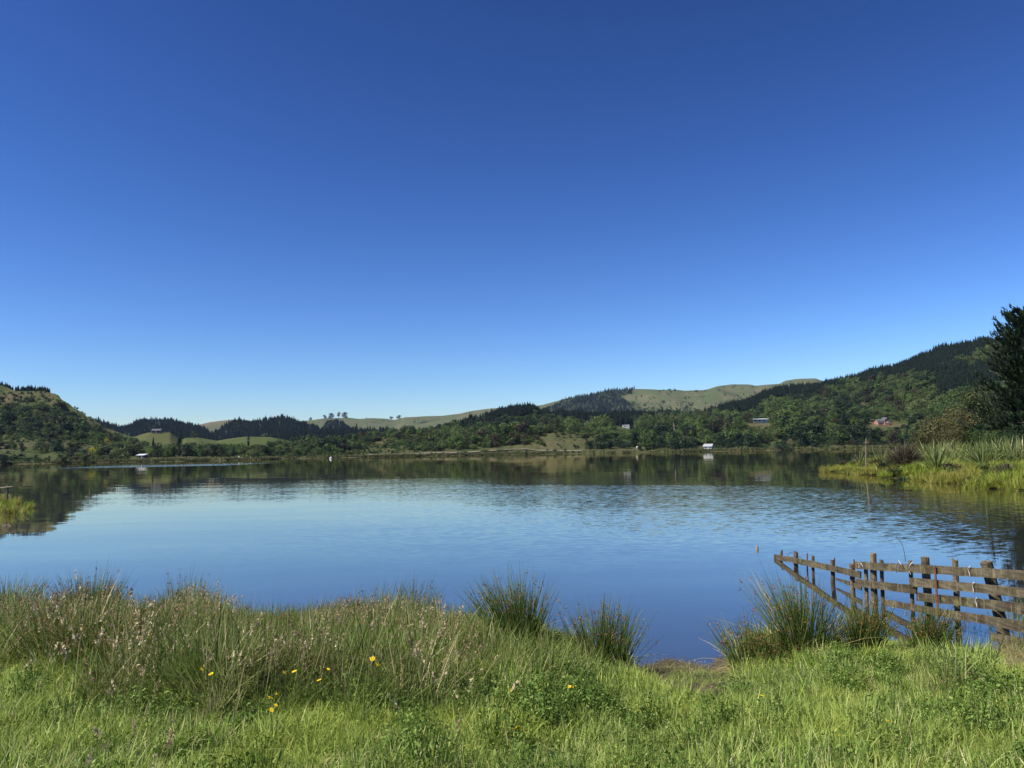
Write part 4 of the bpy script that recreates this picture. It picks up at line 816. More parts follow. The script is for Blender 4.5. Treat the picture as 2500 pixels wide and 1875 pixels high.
flax(2278, 60, 0.95, 3, 'flax bush with drooping dead leaves between the dead shrub and the blue-green flax')
flax(2150, 66, 0.8, 1, 'small flax bush just right of the weathered pole')
flax(2098, 70, 0.75, 2, 'flax bush at the tip of the spit, left of the weathered pole')
flax(2250, 62, 0.85, 1, 'flax bush right behind the dead brown shrub')
for i in range(26):
    px_ = 2285 + (i * 61.8) % 225; Y_ = 52 + (i * 5.3) % 22
    flax(px_, Y_, U(0.62, 1.15), i % 3, 'strappy flax bush in the dense stand at the back of the spit', 'flax stand behind the spit grass')

def twig_mesh(seed, n, H, R, m, wd=0.02):
    random.seed(seed); g = Geo()
    for i in range(n):
        th = U(0, 6.283); el = math.acos(U(0.05, 1)); r_ = U(0.2, 1.0); c = (math.cos(th) * math.sin(el) * R * r_ * .7, math.sin(th) * math.sin(el) * R * r_ * .7, math.cos(el) * H * r_ * .6)
        g.blade(c, th + U(-.8, .8), U(0.2, 0.5) * H, wd * U(.5, 1.4), el * U(0.5, 1.1), U(-.5, .6), U(0, 1), 0, 3, U(-1, 1))
    for i in range(12):
        th = U(0, 6.283); t = U(.2, .9); g.tube([(0, 0, -.1), (math.cos(th) * R * .4 * t, math.sin(th) * R * .4 * t, H * .4), (math.cos(th) * R * .8 * t, math.sin(th) * R * .8 * t, H * .8)], [.03, .02, .008], .2, 0, 4)
    return g.mesh('twigs', [m])
M['dead_twig'] = leaf_mat('dead_twigs', [(0, (0.042, 0.035, 0.022)), (0.5, (0.095, 0.078, 0.048)), (1, (0.18, 0.145, 0.09))], 0.1, 0.8, 0.1, inst=0.1)
def spit_spot(px_, Y_):
    x = ray(px_, 1110)[0] * Y_; return (x, Y_, float(rspit_z(np.array([x]), np.array([Y_]))[0]) - 0.05)
def shrub(name, px_, Y_, H, R, n, label, seed, m='dead_twig'):
    e = empty(name, spit_spot(px_, Y_)); tag(e, label, 'shrub'); ob('twigs', twig_mesh(seed, n, H, R, M[m], 0.035), e); g = Geo()
    for k in range(3): g.tube([(0, 0, -.2), (U(-.2, .2), U(-.2, .2), H * .35)], [.05, .03], .2, 0, 5)
    ob('stem', g.mesh('stem', [M['bark']]), e)
shrub('dead_shrub', 2208, 60, 2.3, 1.7, 1500, 'large dead brown shrub on the spit behind the grass', 71)
shrub('dead_shrub', 2178, 62, 1.2, 0.9, 500, 'smaller brown shrub left of the large dead one', 72)
shrub('dead_shrub', 2452, 43.5, 1.1, 1.0, 700, 'dead brown shrub hanging over the water on the spit', 73)
shrub('dead_shrub', 2078, 64, 0.8, 0.5, 300, 'small dark bush in the grass near the tip of the spit', 74, 'dark_tree')
shrub('dead_shrub', 2200, 51.5, 0.55, 0.6, 260, 'low dark bush at the water below the large dead shrub', 75, 'dark_tree')
# weathered pole with a cross piece
M['pole_timber'] = plain_mat('pole_timber', (0.16, 0.13, 0.09), (0.26, 0.22, 0.16), 5, 0.9, 0.1, 0.3, (6, 6, 1)); pb = spit_spot(2112, 63); e = empty('pole', pb); tag(e, 'thin weathered pole with a nesting tangle standing on the spit', 'pole')
H = 83 / FPX * 63; g = Geo(); g.tube([(-.02, 0, -.3), (.06, 0, H * .5), (.15, 0, H)], [.055, .048, .04], .5, 0, 7, True); ob('shaft', g.mesh('shaft', [M['pole_timber']]), e)
g = Geo(); g.tube([(-.12, -.08, H * .86), (.36, -.08, H * .87)], .022, .5, 0, 5, True); ob('cross_piece', g.mesh('cross_piece', [M['pale_timber']]), e)
o = ob('tangle', twig_mesh(77, 160, 0.42, 0.34, M['dead_twig'], 0.02), e, (0.38, -.05, H * .82)); 
# manuka and other bushes behind the flax, and the tall dark conifer
def near_tree(name, px_, Y_, H, kind, seed, label, rx, leaves, size, m, cat='tree', z0=0.06, lobes=16):
    g, L = crown_geo(seed, rx, z0, lobes, leaves, size); t = trunk_geo(seed, L, None, 0.02)
    e = empty(name, spit_spot(px_, Y_), 0, H); tag(e, label, cat); ob('crown', g.mesh('crown', [M[m]]), e); ob('trunk', t.mesh('trunk', [M['bark']]), e)
M['manuka'] = leaf_mat('manuka_leaves', [(0, (0.045, 0.050, 0.018)), (0.5, (0.090, 0.095, 0.034)), (0.85, (0.13, 0.12, 0.050)), (1, (0.17, 0.115, 0.065))], 0.2, 0.7, 0.1, inst=0.1)
for (px_, Y_, H, sd, rx, m, lb) in ((2262, 92, 3.6, 81, 0.55, 'manuka', 'low olive-brown bush at the left end of the thicket behind the flax'), (2305, 90, 5.2, 82, 0.50, 'manuka', 'feathery olive-brown tree in the thicket behind the flax'), (2350, 92, 6.2, 83, 0.48, 'manuka', 'tallest feathery brown-green tree in the thicket behind the flax'), (2330, 84, 3.4, 84, 0.6, 'manuka', 'rusty brown bush in front of the feathery trees'),
                                    (2398, 84, 4.2, 85, 0.55, 'bush', 'dark green leafy bush left of the tall conifer'), (2440, 80, 3.6, 86, 0.6, 'dark_tree', 'very dark bush at the foot of the tall conifer'), (2385, 112, 9.5, 87, 0.42, 'bush_olive', 'olive tree rising behind the thicket beside the conifer'), (2290, 108, 4.6, 88, 0.55, 'bush_brown', 'dull brown bush at the back of the thicket'), (2470, 70, 2.9, 93, 0.7, 'dark_tree', 'low dark bush under the right edge of the conifer'), (2425, 74, 2.6, 94, 0.7, 'bush', 'green bush between the flax stand and the conifer'), (2225, 105, 2.9, 89, 0.6, 'bush_olive', 'small olive bush beyond the dead shrub')):
    near_tree('thicket_bush' if H < 5 else 'thicket_tree', px_, Y_, H, '', sd, lb, rx, 7000, 0.028, m, 'bush' if H < 5 else 'tree')
# bare grey tree
e = empty('bare_tree', spit_spot(2190, 120)); tag(e, 'bare grey leafless tree beyond the spit', 'tree'); random.seed(5); g = Geo(); t = Geo()
t.tube([(0, 0, -.3), (.1, 0, 1.5), (.0, .1, 2.8)], [.12, .09, .05], .5, 0, 6); ob('trunk', t.mesh('trunk', [M['pale_bark']]), e)
for k in range(26):
    th = U(0, 6.28); z0 = U(.6, 2.6); L_ = U(.6, 1.6); g.tube([(0, 0, z0), (math.cos(th) * L_ * .5, math.sin(th) * L_ * .5, z0 + L_ * .45), (math.cos(th) * L_ * .8, math.sin(th) * L_ * .8, z0 + L_ * U(.5, 1.1))], [.045, .03, .01], .5, 0, 4)
ob('branches', g.mesh('branches', [M['pale_bark']]), e)
# conifer: trunk, sweeping limbs, sprays of needles
random.seed(91); cb = spit_spot(2528, 76); e = empty('conifer', cb); tag(e, 'tall dark conifer at the right edge of the photograph', 'tree')
HT = 14.2; tk = Geo(); tk.tube([(0, 0, -.5), (.1, 0, 4), (-.1, 0.1, 9), (0, 0, HT - .6)], [.42, .34, .18, .04], .5, 0, 8)
lm = Geo(); nd = Geo()
for i in range(340):
    f = U(0.03, 0.985) ** 0.85; z0 = f * HT * 0.97; th = U(0, 6.283); R_ = (5.6 * (1 - f) ** 0.62 + 0.7) * U(0.62, 1.1)
    if f > .55: R_ *= 0.92
    up = U(0.05, 0.35) + 0.75 * f; pts = []
    for k in range(6):
        q = k / 5; pts.append(np.array([math.cos(th) * R_ * q, math.sin(th) * R_ * q, z0 + R_ * (up * q ** 1.6 - 0.12 * q)]))
    lm.tube(pts, [0.07 * (1 - .85 * k / 5) * (1.2 - f) + .008 for k in range(6)], .4, 0, 4)
    ns = int(16 + R_ * 11)
    for j in range(ns):
        q = U(0.25, 1.03); k = min(4, int(q * 5)); fr = q * 5 - k; c = pts[k] * (1 - fr) + pts[k + 1] * fr
        a2 = th + U(-1.1, 1.1); L_ = U(0.35, 0.8) * (1.15 - q * .5)
        nd.blade(c + np.array([U(-.12, .12), U(-.12, .12), U(-.1, .1)]), a2, L_, U(.10, .2), U(0.35, 1.35), U(-.7, .3), U(0, 1), 0, 3, U(-1.2, 1.2))
ob('trunk', tk.mesh('trunk', [M['bark']]), e); ob('limbs', lm.mesh('limbs', [M['bark']]), e); ob('needles', nd.mesh('needles', [M['dark_tree']]), e)

# ---- posts in the water on the left
pw = water_hit(220, 1207); g = Geo(); g.tube([(0, 0, -.6), (.01, 0, .15), (0, .01, .27)], [.055, .05, .045], .5, 0, 7, True)
tag(ob('stake', g.mesh('stake', [M['timber']]), None, pw), 'short dark stake standing in the water near the left spit', 'post')
pw = water_hit(1848, 1342); g = Geo(); g.tube([(0, 0, -.5), (.005, 0, .05), (0, 0, .09)], [.03, .03, .022], .5, 0, 6, True)
tag(ob('stake', g.mesh('stump', [M['pale_timber']]), None, pw), 'tiny stake poking from the water left of the fence', 'post')
wp = np.array([ray(18, 1192)[0] * 40, 40.0, 0]); wp[2] = float(lspit_z(wp[0:1], wp[1:2])[0]); e = empty('broken_fence', wp); tag(e, 'broken post with a tilted rail behind the left spit', 'fence')
g = Geo(); zt = HC + ray(18, 1184)[2] * 40 - wp[2]; g.tube([(0, 0, -.5), (0, 0, zt)], [.06, .055], .5, 0, 7, True); ob('post', g.mesh('post', [M['timber']]), e)
g = Geo(); g.tube([(-1.2, -.07, zt - .22), (.3, -.07, zt - .08)], .028, .5, 0, 4, True); ob('rail', g.mesh('rail', [M['pale_timber']]), e)

# =================================================================== FENCE RUNNING INTO THE LAKE
def wood_mat(name, c1, c2, c3, lichen=False):
    m, t, n, l, out = mat(name)
    tc = n.new('ShaderNodeTexCoord'); mp = n.new('ShaderNodeMapping'); mp.inputs['Scale'].default_value = (30, 1.6, 42); l.new(tc.outputs['Object'], mp.inputs[0])
    a = noise(n, l, 1.0, 7, mp.outputs[0], 0.7); b = noise(n, l, 3.5, 5, tc.outputs['Object'], 0.65)
    r = ramp(n, [(0.28, c1), (0.5, c2), (0.75, c3)]); l.new(a.outputs['Fac'], r.inputs[0])
    r2 = ramp(n, [(0.35, (0.55, 0.5, 0.42)), (0.55, (1, 1, 1)), (0.72, (1.25, 1.22, 1.05))]); l.new(b.outputs['Fac'], r2.inputs[0])
    oi = n.new('ShaderNodeObjectInfo'); r3 = ramp(n, [(0, (0.8, 0.78, 0.75)), (1, (1.15, 1.1, 1.05))]); l.new(oi.outputs['Random'], r3.inputs[0])
    c = mixrgb(n, l, 1.0, r.outputs[0], r2.outputs[0], 'MULTIPLY'); c = mixrgb(n, l, 1.0, c, r3.outputs[0], 'MULTIPLY')
    if lichen:       # pale drips down the face and yellow-green lichen
        m2 = n.new('ShaderNodeMapping'); m2.inputs['Scale'].default_value = (1, 14, 2.0); l.new(tc.outputs['Object'], m2.inputs[0])
        d_ = noise(n, l, 1.6, 4, m2.outputs[0], 0.6); rd = ramp(n, [(0.54, (0, 0, 0)), (0.70, (0.75, 0.75, 0.75))]); l.new(d_.outputs['Fac'], rd.inputs[0]); c = mixrgb(n, l, rd.outputs[0], c, (0.24, 0.20, 0.12))
        e_ = noise(n, l, 9.0, 4, tc.outputs['Object'], 0.6); re = ramp(n, [(0.58, (0, 0, 0)), (0.66, (0.8, 0.8, 0.8))]); l.new(e_.outputs['Fac'], re.inputs[0]); c = mixrgb(n, l, re.outputs[0], c, (0.17, 0.165, 0.065))
    p = n.new('ShaderNodeBsdfPrincipled'); p.inputs['Roughness'].default_value = 0.85; p.inputs['Specular IOR Level'].default_value = 0.1; l.new(c, p.inputs['Base Color'])
    bp = n.new('ShaderNodeBump'); bp.inputs['Strength'].default_value = 0.7; bp.inputs['Distance'].default_value = 0.006; l.new(a.outputs['Fac'], bp.inputs['Height']); l.new(bp.outputs[0], p.inputs['Normal'])
    l.new(p.outputs[0], out.inputs[0]); return m
M['board'] = wood_mat('weathered_board', (0.046, 0.039, 0.026), (0.105, 0.090, 0.060), (0.215, 0.190, 0.135), True)
M['post'] = wood_mat('weathered_post', (0.050, 0.040, 0.028), (0.13, 0.105, 0.070), (0.33, 0.28, 0.20))
M['rust'] = plain_mat('rusty_steel', (0.10, 0.038, 0.018), (0.21, 0.085, 0.040), 30, 0.85, 0.2); M['twine'] = plain_mat('twine', (0.45, 0.40, 0.33), (0.62, 0.56, 0.48), 20, 0.9, 0.1); M['wire'] = plain_mat('dark_wire', (0.02, 0.02, 0.02), (0.04, 0.035, 0.03), 10, 0.5, 0.4)
L1 = (5.30, 16.2, 5.17, 11.9); L2 = (5.16, 12.0, 5.48, 8.6)
def on_line(L, px_, py_):
    x0, y0, x1, y1 = L; m_ = (x1 - x0) / (y1 - y0); d = ray(px_, py_); Yv = (x0 - m_ * y0) / (d[0] - m_); return np.array([d[0] * Yv, Yv, HC + d[2] * Yv])
fence = empty('fence', (5.3, 11.0, 0.0)); tag(fence, 'weathered timber rail fence running from the bank into the lake', 'fence')
FO = np.array([5.3, 11.0, 0.0])
def board(L, pts, name='board', thick=0.022, off=0.0):
    """pts: (px, top py, bottom py) along the board"""
    top = [on_line(L, p, a_) for p, a_, b_ in pts]; bot = [on_line(L, p, b_) for p, a_, b_ in pts]
    xs_ = np.linspace(0, len(pts) - 1, 13); V = []; F = []
    for i, q in enumerate(xs_):
        k = min(int(q), len(pts) - 2); f = q - k; t_ = top[k] * (1 - f) + top[k + 1] * f; b_ = bot[k] * (1 - f) + bot[k + 1] * f
        t_ = t_ + np.array([0, 0, U(-.003, .003)]); b_ = b_ + np.array([0, 0, U(-.004, .004)]); w_ = U(-.003, .003)
        for v in (t_, b_): v[0] += w_ - off
        V += [tuple(t_ - FO - np.array([thick, 0, 0])), tuple(t_ - FO), tuple(b_ - FO), tuple(b_ - FO - np.array([thick, 0, 0]))]
        if i: b0 = 4 * i; F += [(b0 - 4, b0, b0 + 1, b0 - 3), (b0 - 3, b0 + 1, b0 + 2, b0 - 2), (b0 - 2, b0 + 2, b0 + 3, b0 - 1), (b0 - 1, b0 + 3, b0, b0 - 4)]
    F += [(3, 2, 1, 0), tuple(len(V) - 4 + k for k in range(4))]
    return ob(name, mesh_from(name, V, F, [M['board']]), fence)
random.seed(12)
board(L1, [(1891.6, 1353, 1365.5), (1935, 1360, 1373.5), (2010, 1375, 1390), (2060, 1386, 1401.5), (2103.5, 1395.5, 1412)])
board(L1, [(2029, 1412, 1416), (2060, 1420, 1430), (2089, 1429, 1441)], off=-0.10)
board(L2, [(2090, 1371, 1388.5), (2165, 1375, 1394), (2245, 1379, 1399)])
board(L2, [(2235, 1377.5, 1398), (2330, 1382.5, 1404), (2420, 1388, 1410.5), (2500, 1392.5, 1416.5), (2640, 1402, 1430)], off=0.024)
board(L2, [(2090, 1413, 1431), (2165, 1421.5, 1440.5), (2240, 1430, 1450.5)])
board(L2, [(2234, 1410.5, 1431.5), (2330, 1419, 1440.5), (2420, 1427, 1449.5), (2500, 1434.5, 1457.5), (2640, 1450, 1476)], off=0.024)
board(L2, [(2241, 1446.5, 1467), (2330, 1455, 1476.5), (2420, 1464.5, 1488), (2500, 1473.5, 1499), (2640, 1492, 1521)], off=0.0)
board(L2, [(2165, 1463, 1478), (2250, 1478, 1495), (2339, 1492, 1511), (2420, 1504, 1526), (2500, 1517, 1542), (2640, 1541, 1570)], off=0.012)
board(L2, [(2425, 1544, 1563), (2500, 1559, 1582), (2640, 1585, 1613)], off=0.012)
def post(L, px_, py_top, wpx, px_b=None, name='post', m='post', back=0.05, sq=False, jag=0.02, zb=-0.6, label=None):
    t_ = on_line(L, px_, py_top); Yp = t_[1]; r_ = wpx / FPX * Yp * 0.5
    pb_ = ray(px_b or px_, 1450)[0] * Yp; lean = (pb_ - t_[0]); zmid = HC + ray(px_, 1450)[2] * Yp
    off = np.array([back + r_ * 0.6, 0, 0]); sides = 4 if sq else 9
    g_ = Geo(); H_ = t_[2]; n_ = 5; pts_ = []
    for k in range(n_):
        q = k / (n_ - 1); z_ = zb + (H_ - zb) * q; x_ = t_[0] + lean * (H_ - z_) / max(0.2, (H_ - zmid)); pts_.append(np.array([x_ + U(-.003, .003), Yp + U(-.003, .003), z_]) + off - FO)
    b0 = len(g_.V); g_.tube(pts_, [r_ * U(.95, 1.06) for k in range(n_)], .5, 0, sides)
    V_ = g_.V; topi = list(range(len(V_) - sides, len(V_)))
    for i in topi: v = V_[i]; V_[i] = (v[0], v[1], v[2] + U(-jag, jag * .3))
    g_.F.append(topi); g_.M.append(0)
    o_ = ob(name, g_.mesh(name, [M[m]]), fence)
    if label: o_['label'] = label
    return o_, t_ + off
random.seed(13)
post(L1, 1900.3, 1343.5, 5.5); post(L1, 1933.5, 1345, 10, jag=0.05, label='post with a broken pointed top'); post(L1, 1956.5, 1350.5, 3.2, 1958, 'steel_stake', 'rust', 0.10); post(L1, 1976, 1356, 7, 1977)
post(L1, 2017.4, 1362, 3.5, None, 'steel_stake', 'rust', 0.13); post(L1, 2021.8, 1366, 9, 2023); post(L1, 2063.7, 1366, 3.5, 2064.5, 'steel_stake', 'rust', 0.13); post(L1, 2068, 1376, 9.5, 2071)
post(L2, 2102, 1371, 10, 2104, sq=True); post(L2, 2119, 1350.5, 14.5, 2121, label='tall thick post where two runs of boards meet'); post(L2, 2132.5, 1366, 9, 2135, back=0.10)
post(L2, 2210, 1369, 9.5, 2214); post(L2, 2243, 1360, 18.5, 2250, jag=0.012, label='thick post with a sawn flat top'); post(L2, 2269.5, 1365, 14, 2273, back=0.30, jag=0.03, label='rotten post with a rounded broken top'); post(L2, 2389, 1371, 26, 2408, jag=0.012, label='widest post, leaning, with a flat top'); post(L2, 2580, 1385, 22, 2588)
# rusty stake in front of the boards
a_ = on_line(L2, 2297, 1381); b_ = on_line(L2, 2304, 1486); g = Geo()
a_ = a_ - FO - np.array([.075, 0, 0]); b_ = b_ - FO - np.array([.075, 0, .12]); g.tube([b_, (a_ + b_) / 2, a_], .014, .5, 0, 4, True); o = ob('steel_stake', g.mesh('front_stake', [M['rust']]), fence); o['label'] = 'rusty steel stake in front of the boards'
# twine ties and a stray wire
def twine(pts, L=L2, off=0.065, r_=0.006, name='twine', m='twine'):
    P_ = [on_line(L, p, q) - FO - np.array([off, 0, 0]) for p, q in pts]; g_ = Geo(); g_.tube(P_, r_, .5, 0, 5, True); ob(name, g_.mesh(name, [M[m]], True), fence)
twine([(2213, 1380), (2206, 1368), (2200, 1380), (2201, 1398)]); twine([(2240, 1372), (2233, 1380), (2231, 1396), (2236, 1402)]); twine([(2382, 1381), (2377, 1388), (2380, 1399), (2383, 1409)]); twine([(2392, 1421), (2387.5, 1426), (2390, 1440), (2392, 1451)]); twine([(2398, 1459), (2395, 1464), (2398, 1476), (2400, 1485)]); twine([(2108, 1374), (2106, 1380), (2108, 1386), (2113, 1374), (2118, 1385)], r_=0.004)
twine([(2208, 1372), (2204, 1348), (2200, 1332), (2194, 1321), (2185, 1313)], off=-.02, r_=0.004, name='wire', m='wire')
twine([(1919, 1356), (1925, 1349), (1931, 1348)], L1, -.03, .004, 'wire', 'wire'); twine([(1938, 1352), (1946, 1359), (1954, 1364)], L1, -.03, .004, 'wire', 'wire')

# =================================================================== FOREGROUND PLANTS
def lawn_src(seed, n, R, L0, L1_, wd, m='grass', lean=0.38, curve=1.0):
    random.seed(seed); g = Geo()
    for i in range(n):
        th = U(0, 6.283); rr = R * math.sqrt(U(0, 1)); g.blade((math.cos(th) * rr, math.sin(th) * rr, -0.015), U(0, 6.283), U(L0, L1_), wd * U(.6, 1.25), abs(random.gauss(0, lean)), U(0.1, curve), min(1, max(0, random.gauss(.5, .26))), 0, 3, U(-.8, .8))
    return g.mesh('lawn_source', [M[m]])
def choppy_src(seed, n, R, L0, L1_, wd):
    random.seed(seed); g = Geo()
    for i in range(n):
        th = U(0, 6.283); rr = R * math.sqrt(U(0, 1)); g.blade((math.cos(th) * rr, math.sin(th) * rr, U(-.015, .03)), U(0, 6.283), U(L0, L1_), wd * U(.5, 1.35), abs(random.gauss(0, .62)), U(-.5, 1.5), U(.9, 1) if random.random() < .09 else min(1, max(0, random.gauss(.44, .34))), 0, 3, U(-1.3, 1.3))
    for i in range(n // 3):
        th = U(0, 6.283); rr = R * math.sqrt(U(0, 1)); g.leaf((math.cos(th) * rr, math.sin(th) * rr, U(.01, L1_ * .55)), (U(-.7, .7), U(-.7, .7), U(.2, 1)), U(.010, .022), U(0, .75), 0, .7)
    return g.mesh('lawn_source', [M['grass']])
LAWN = [choppy_src(200 + s, 48, 0.085, 0.05, 0.155, 0.0064) for s in range(6)] + [lawn_src(210 + s, 24, 0.07, 0.10, 0.24, 0.0055, lean=.45, curve=1.4) for s in range(2)]
def rank_src(seed, n, R, L0, L1_, wd):
    random.seed(seed); g = Geo()
    for i in range(n):
        th = U(0, 6.283); rr = R * math.sqrt(U(0, 1)); g.blade((math.cos(th) * rr, math.sin(th) * rr, -.015), U(0, 6.283), U(L0, L1_), wd * U(.6, 1.3), abs(random.gauss(0, .34)), U(-.2, 1.5), U(0, 1) ** 0.95, 0, 4, U(-1, 1))
    return g.mesh('rank_source', [M['tall_grass']])
TALL = [rank_src(220 + s, 42, 0.11, 0.24, 0.64, 0.0062) for s in range(5)]
def seed_src(seed, n, R, L0, L1_, headL):
    random.seed(seed); g = Geo()
    for i in range(n):
        th = U(0, 6.283); rr = R * math.sqrt(U(0, 1)); L_ = U(L0, L1_); az = U(0, 6.283)
        pts = g.blade((math.cos(th) * rr, math.sin(th) * rr, 0), az, L_, 0.003, abs(random.gauss(0, .16)), U(.05, .55), U(.5, 1), 1, 4)
        p0 = np.array(pts[-2]); p1 = np.array(pts[-1]); dr = (p1 - p0) / np.linalg.norm(p1 - p0); hl = headL * U(.7, 1.3); rr2 = U(0, 1)
        p1 = p1 + np.array([0, 0, .0])
        for k in range(16):
            q = U(0, 1); c = p1 - dr * hl * (0.6 - q * 1.2); wd = 0.014 * math.sin(math.pi * (0.12 + 0.85 * q)) + .003
            g.leaf(c + np.array([U(-1, 1), U(-1, 1), U(-.5, .5)]) * wd * 0.7, (U(-1, 1), U(-1, 1), U(-.4, .4)), U(.018, .034), min(1, max(0, rr2 * .6 + U(0, .45))), 0, .42)
    return g.mesh('seed_source', [M['seed'], M['tall_grass']])
SEED = [seed_src(240 + s, 7, 0.13, 0.42, 0.80, 0.105) for s in range(5)]
def rush_mesh(seed, n, R, L0, L1_, spread, fl=0.4, r_=0.0026, bias=(0, 0)):
    random.seed(seed); g = Geo(); f_ = Geo()
    subs = [(U(-.75, .75) * R, U(-.6, .6) * R, U(-.16, .16), U(-.12, .12), U(.78, 1.08)) for _ in range(5)]
    for i in range(n):
        sb = random.choice(subs); th = U(0, 6.283); q = math.sqrt(U(0, 1)); rr = R * q * .62; L_ = U(L0, L1_) * (1 - .18 * q) * sb[4]; az = th + U(-.9, .9); ln = spread * q * U(.2, 1.3) + abs(random.gauss(0, .07)); cv = U(-.1, .35)
        dead_ = random.random() < .13
        if dead_: cv = U(.6, 1.9); ln += U(.1, .5); L_ *= U(.6, 1)
        x, y, z = sb[0] + math.cos(th) * rr, sb[1] + math.sin(th) * rr, -.03; pts = [(x, y, z)]; a2 = ln
        for k in range(4):
            a2 += cv / 4; x += math.sin(a2) * math.cos(az) * L_ / 4 + (bias[0] + sb[2]) * L_ / 4 * (k + 1) / 4; y += math.sin(a2) * math.sin(az) * L_ / 4 + (bias[1] + sb[3]) * L_ / 4 * (k + 1) / 4; z += math.cos(a2) * L_ / 4; pts.append((x, y, z))
        rv = U(.85, 1) if dead_ else min(1, max(0, random.gauss(.46, .27))); g.tube(pts, [r_, r_, r_ * .9, r_ * .7, r_ * .2], rv, 0, 3)
        if random.random() < fl * (0 if dead_ else .7):
            c = np.array(pts[3]) * .55 + np.array(pts[4]) * .45
            for k in range(7): f_.leaf(c + np.array([U(-1, 1), U(-1, 1), U(-1.2, 1.2)]) * .016, (U(-1, 1), U(-1, 1), U(-1, 1)), U(.010, .024), U(0, 1), 0, .5)
    return g, f_
def rush_src(seed, *a, **k):
    g, f_ = rush_mesh(seed, *a, **k); b0 = len(g.V); g.V += f_.V; g.R += f_.R
    for fc in f_.F: g.F.append([b0 + i for i in fc]); g.M.append(1)
    return g.mesh('rush_source', [M['rush'], M['rush_fl']])
RUSH = [rush_src(260 + s, 85, 0.16, 0.45, 0.85, 0.30, 0.55, 0.0029) for s in range(4)]
def weed_src(seed, n, R, H, size, m='weed'):
    random.seed(seed); g = Geo()
    for i in range(n):
        th = U(0, 6.283); rr = R * math.sqrt(U(0, 1)); h = H * U(.3, 1) * (1 - .3 * rr / R); b = np.array([math.cos(th) * rr, math.sin(th) * rr, h])
        g.leaf(b, (math.cos(th) * .5 + U(-.6, .6), math.sin(th) * .5 + U(-.6, .6), U(.2, 1)), size * U(.6, 1.3), U(0, 1), 0, .5)
        if i % 4 == 0: g.tube([(b[0] * .4, b[1] * .4, -.02), (b[0] * .8, b[1] * .8, h * .6), tuple(b)], .0022, .4, 0, 3)
    return g.mesh('weed_source', [M[m]])
WEED = [weed_src(280 + s, 150, 0.16, 0.26, 0.028) for s in range(3)]
def thatch_src(seed):
    random.seed(seed); g = Geo()
    for i in range(46): g.blade((U(-.14, .14), U(-.14, .14), U(0, .05)), U(0, 6.283), U(.2, .55), .005 * U(.7, 1.3), U(1.0, 1.5), U(-.2, .5), U(0, 1), 0, 3, U(-1, 1))
    return g.mesh('thatch_source', [M['thatch']])
THATCH = [thatch_src(s) for s in (291, 292)]

MUD = [(1540, 1600), (1600, 1588), (1760, 1580), (1835, 1590), (1822, 1650), (1800, 1715), (1720, 1735), (1630, 1715), (1545, 1680), (1520, 1640)]
TRACK = [(2365, 1590), (2500, 1545), (2700, 1540), (2700, 1690), (2500, 1672), (2440, 1655), (2385, 1622)]
TALL_LOW = [(-400, 1540), (0, 1610), (120, 1665), (250, 1715), (400, 1740), (600, 1752), (800, 1765), (1000, 1760), (1130, 1720), (1250, 1680), (1400, 1655), (1530, 1640), (1560, 1500), (1840, 1500), (1900, 1500), (2240, 1500), (2255, 1630), (2290, 1690), (2400, 1690), (2450, 1600), (2560, 1560)]
def ground_pts(n, x0=-9.5, x1=9.5, y0=2.6, y1=11.5):
    Y = np.sqrt(RNG.uniform(y0 ** 2, y1 ** 2, n)); a_ = RNG.uniform(-0.72, 0.72, n); X = a_ * Y
    s = bank_shore(X) - Y; Z = bank_z(X, Y); k = (s > 0.02); X, Y, Z, s = X[k], Y[k], Z[k], s[k]; px, py = project(X, Y, Z); return X, Y, Z, s, px, py
def go(name, protos, X, Y, Z, sc, k, label, cat, tilt=0.12, idx=None):
    n = int(k.sum()); o = scatter(name, protos, np.stack([X, Y, Z], 1)[k], RNG.uniform(0, 6.28, n), sc[k], (RNG.integers(0, len(protos), n) if idx is None else idx[k]), tilt); tag(o, label, cat, kind='stuff'); return o
TOPS = [(-400, 1400), (0, 1398), (120, 1412), (200, 1392), (280, 1432), (340, 1455), (420, 1425), (470, 1402), (520, 1432), (600, 1468), (700, 1472), (800, 1456), (900, 1442), (1000, 1432), (1080, 1452), (1130, 1474), (1200, 1480), (1300, 1500), (1560, 1560), (2600, 1560)]
def hmax(X, Y, Z, px):
    """height that growth reaches along the bank, lower between the rush clumps"""
    tp = np.interp(px, [t_[0] for t_ in TOPS], [t_[1] for t_ in TOPS]); e_ = (_F[2] + (px - 1250) / FPX * _R[2] + (937.5 - tp) / FPX * _U[2]) / (_F[1] + (px - 1250) / FPX * _R[1] + (937.5 - tp) / FPX * _U[1])
    return np.clip(HC + e_ * Y - Z, 0.15, 1.2)
# lawn
X, Y, Z, s, px, py = ground_pts(36000)
tl = np.interp(px, [p[0] for p in TALL_LOW], [p[1] for p in TALL_LOW]); tall = sstep(25, -25, py - tl)
mud = inpoly(px, py, MUD); trk = inpoly(px, py, TRACK); r = RNG.random(len(X)); pn = fbm(X * 0.8, Y * 0.8, 3)
k = np.where(mud, r < 0.30, np.where(trk, r < 0.30, r < 0.95 - 0.35 * tall)) & ((s > 0.5) | (r < 0.5 * (~mud)))
pn2 = fbm(X * 2.3 + 7, Y * 2.3, 3); sc = RNG.uniform(0.65, 1.2, len(X)) * (0.95 + 0.8 * pn + 1.3 * pn2) * (1 + 0.35 * tall); sc = np.where((px > 1880) & (s < 2.2), sc * (.36 + .24 * s), sc); sc = np.where(mud | trk, sc * .36, np.maximum(sc, .3)); k &= ~((pn2 < -0.2) & (r > .45))
go('grass', LAWN, X, Y, Z, sc, k, 'bright green grass covering the near bank', 'grass', 0.15)
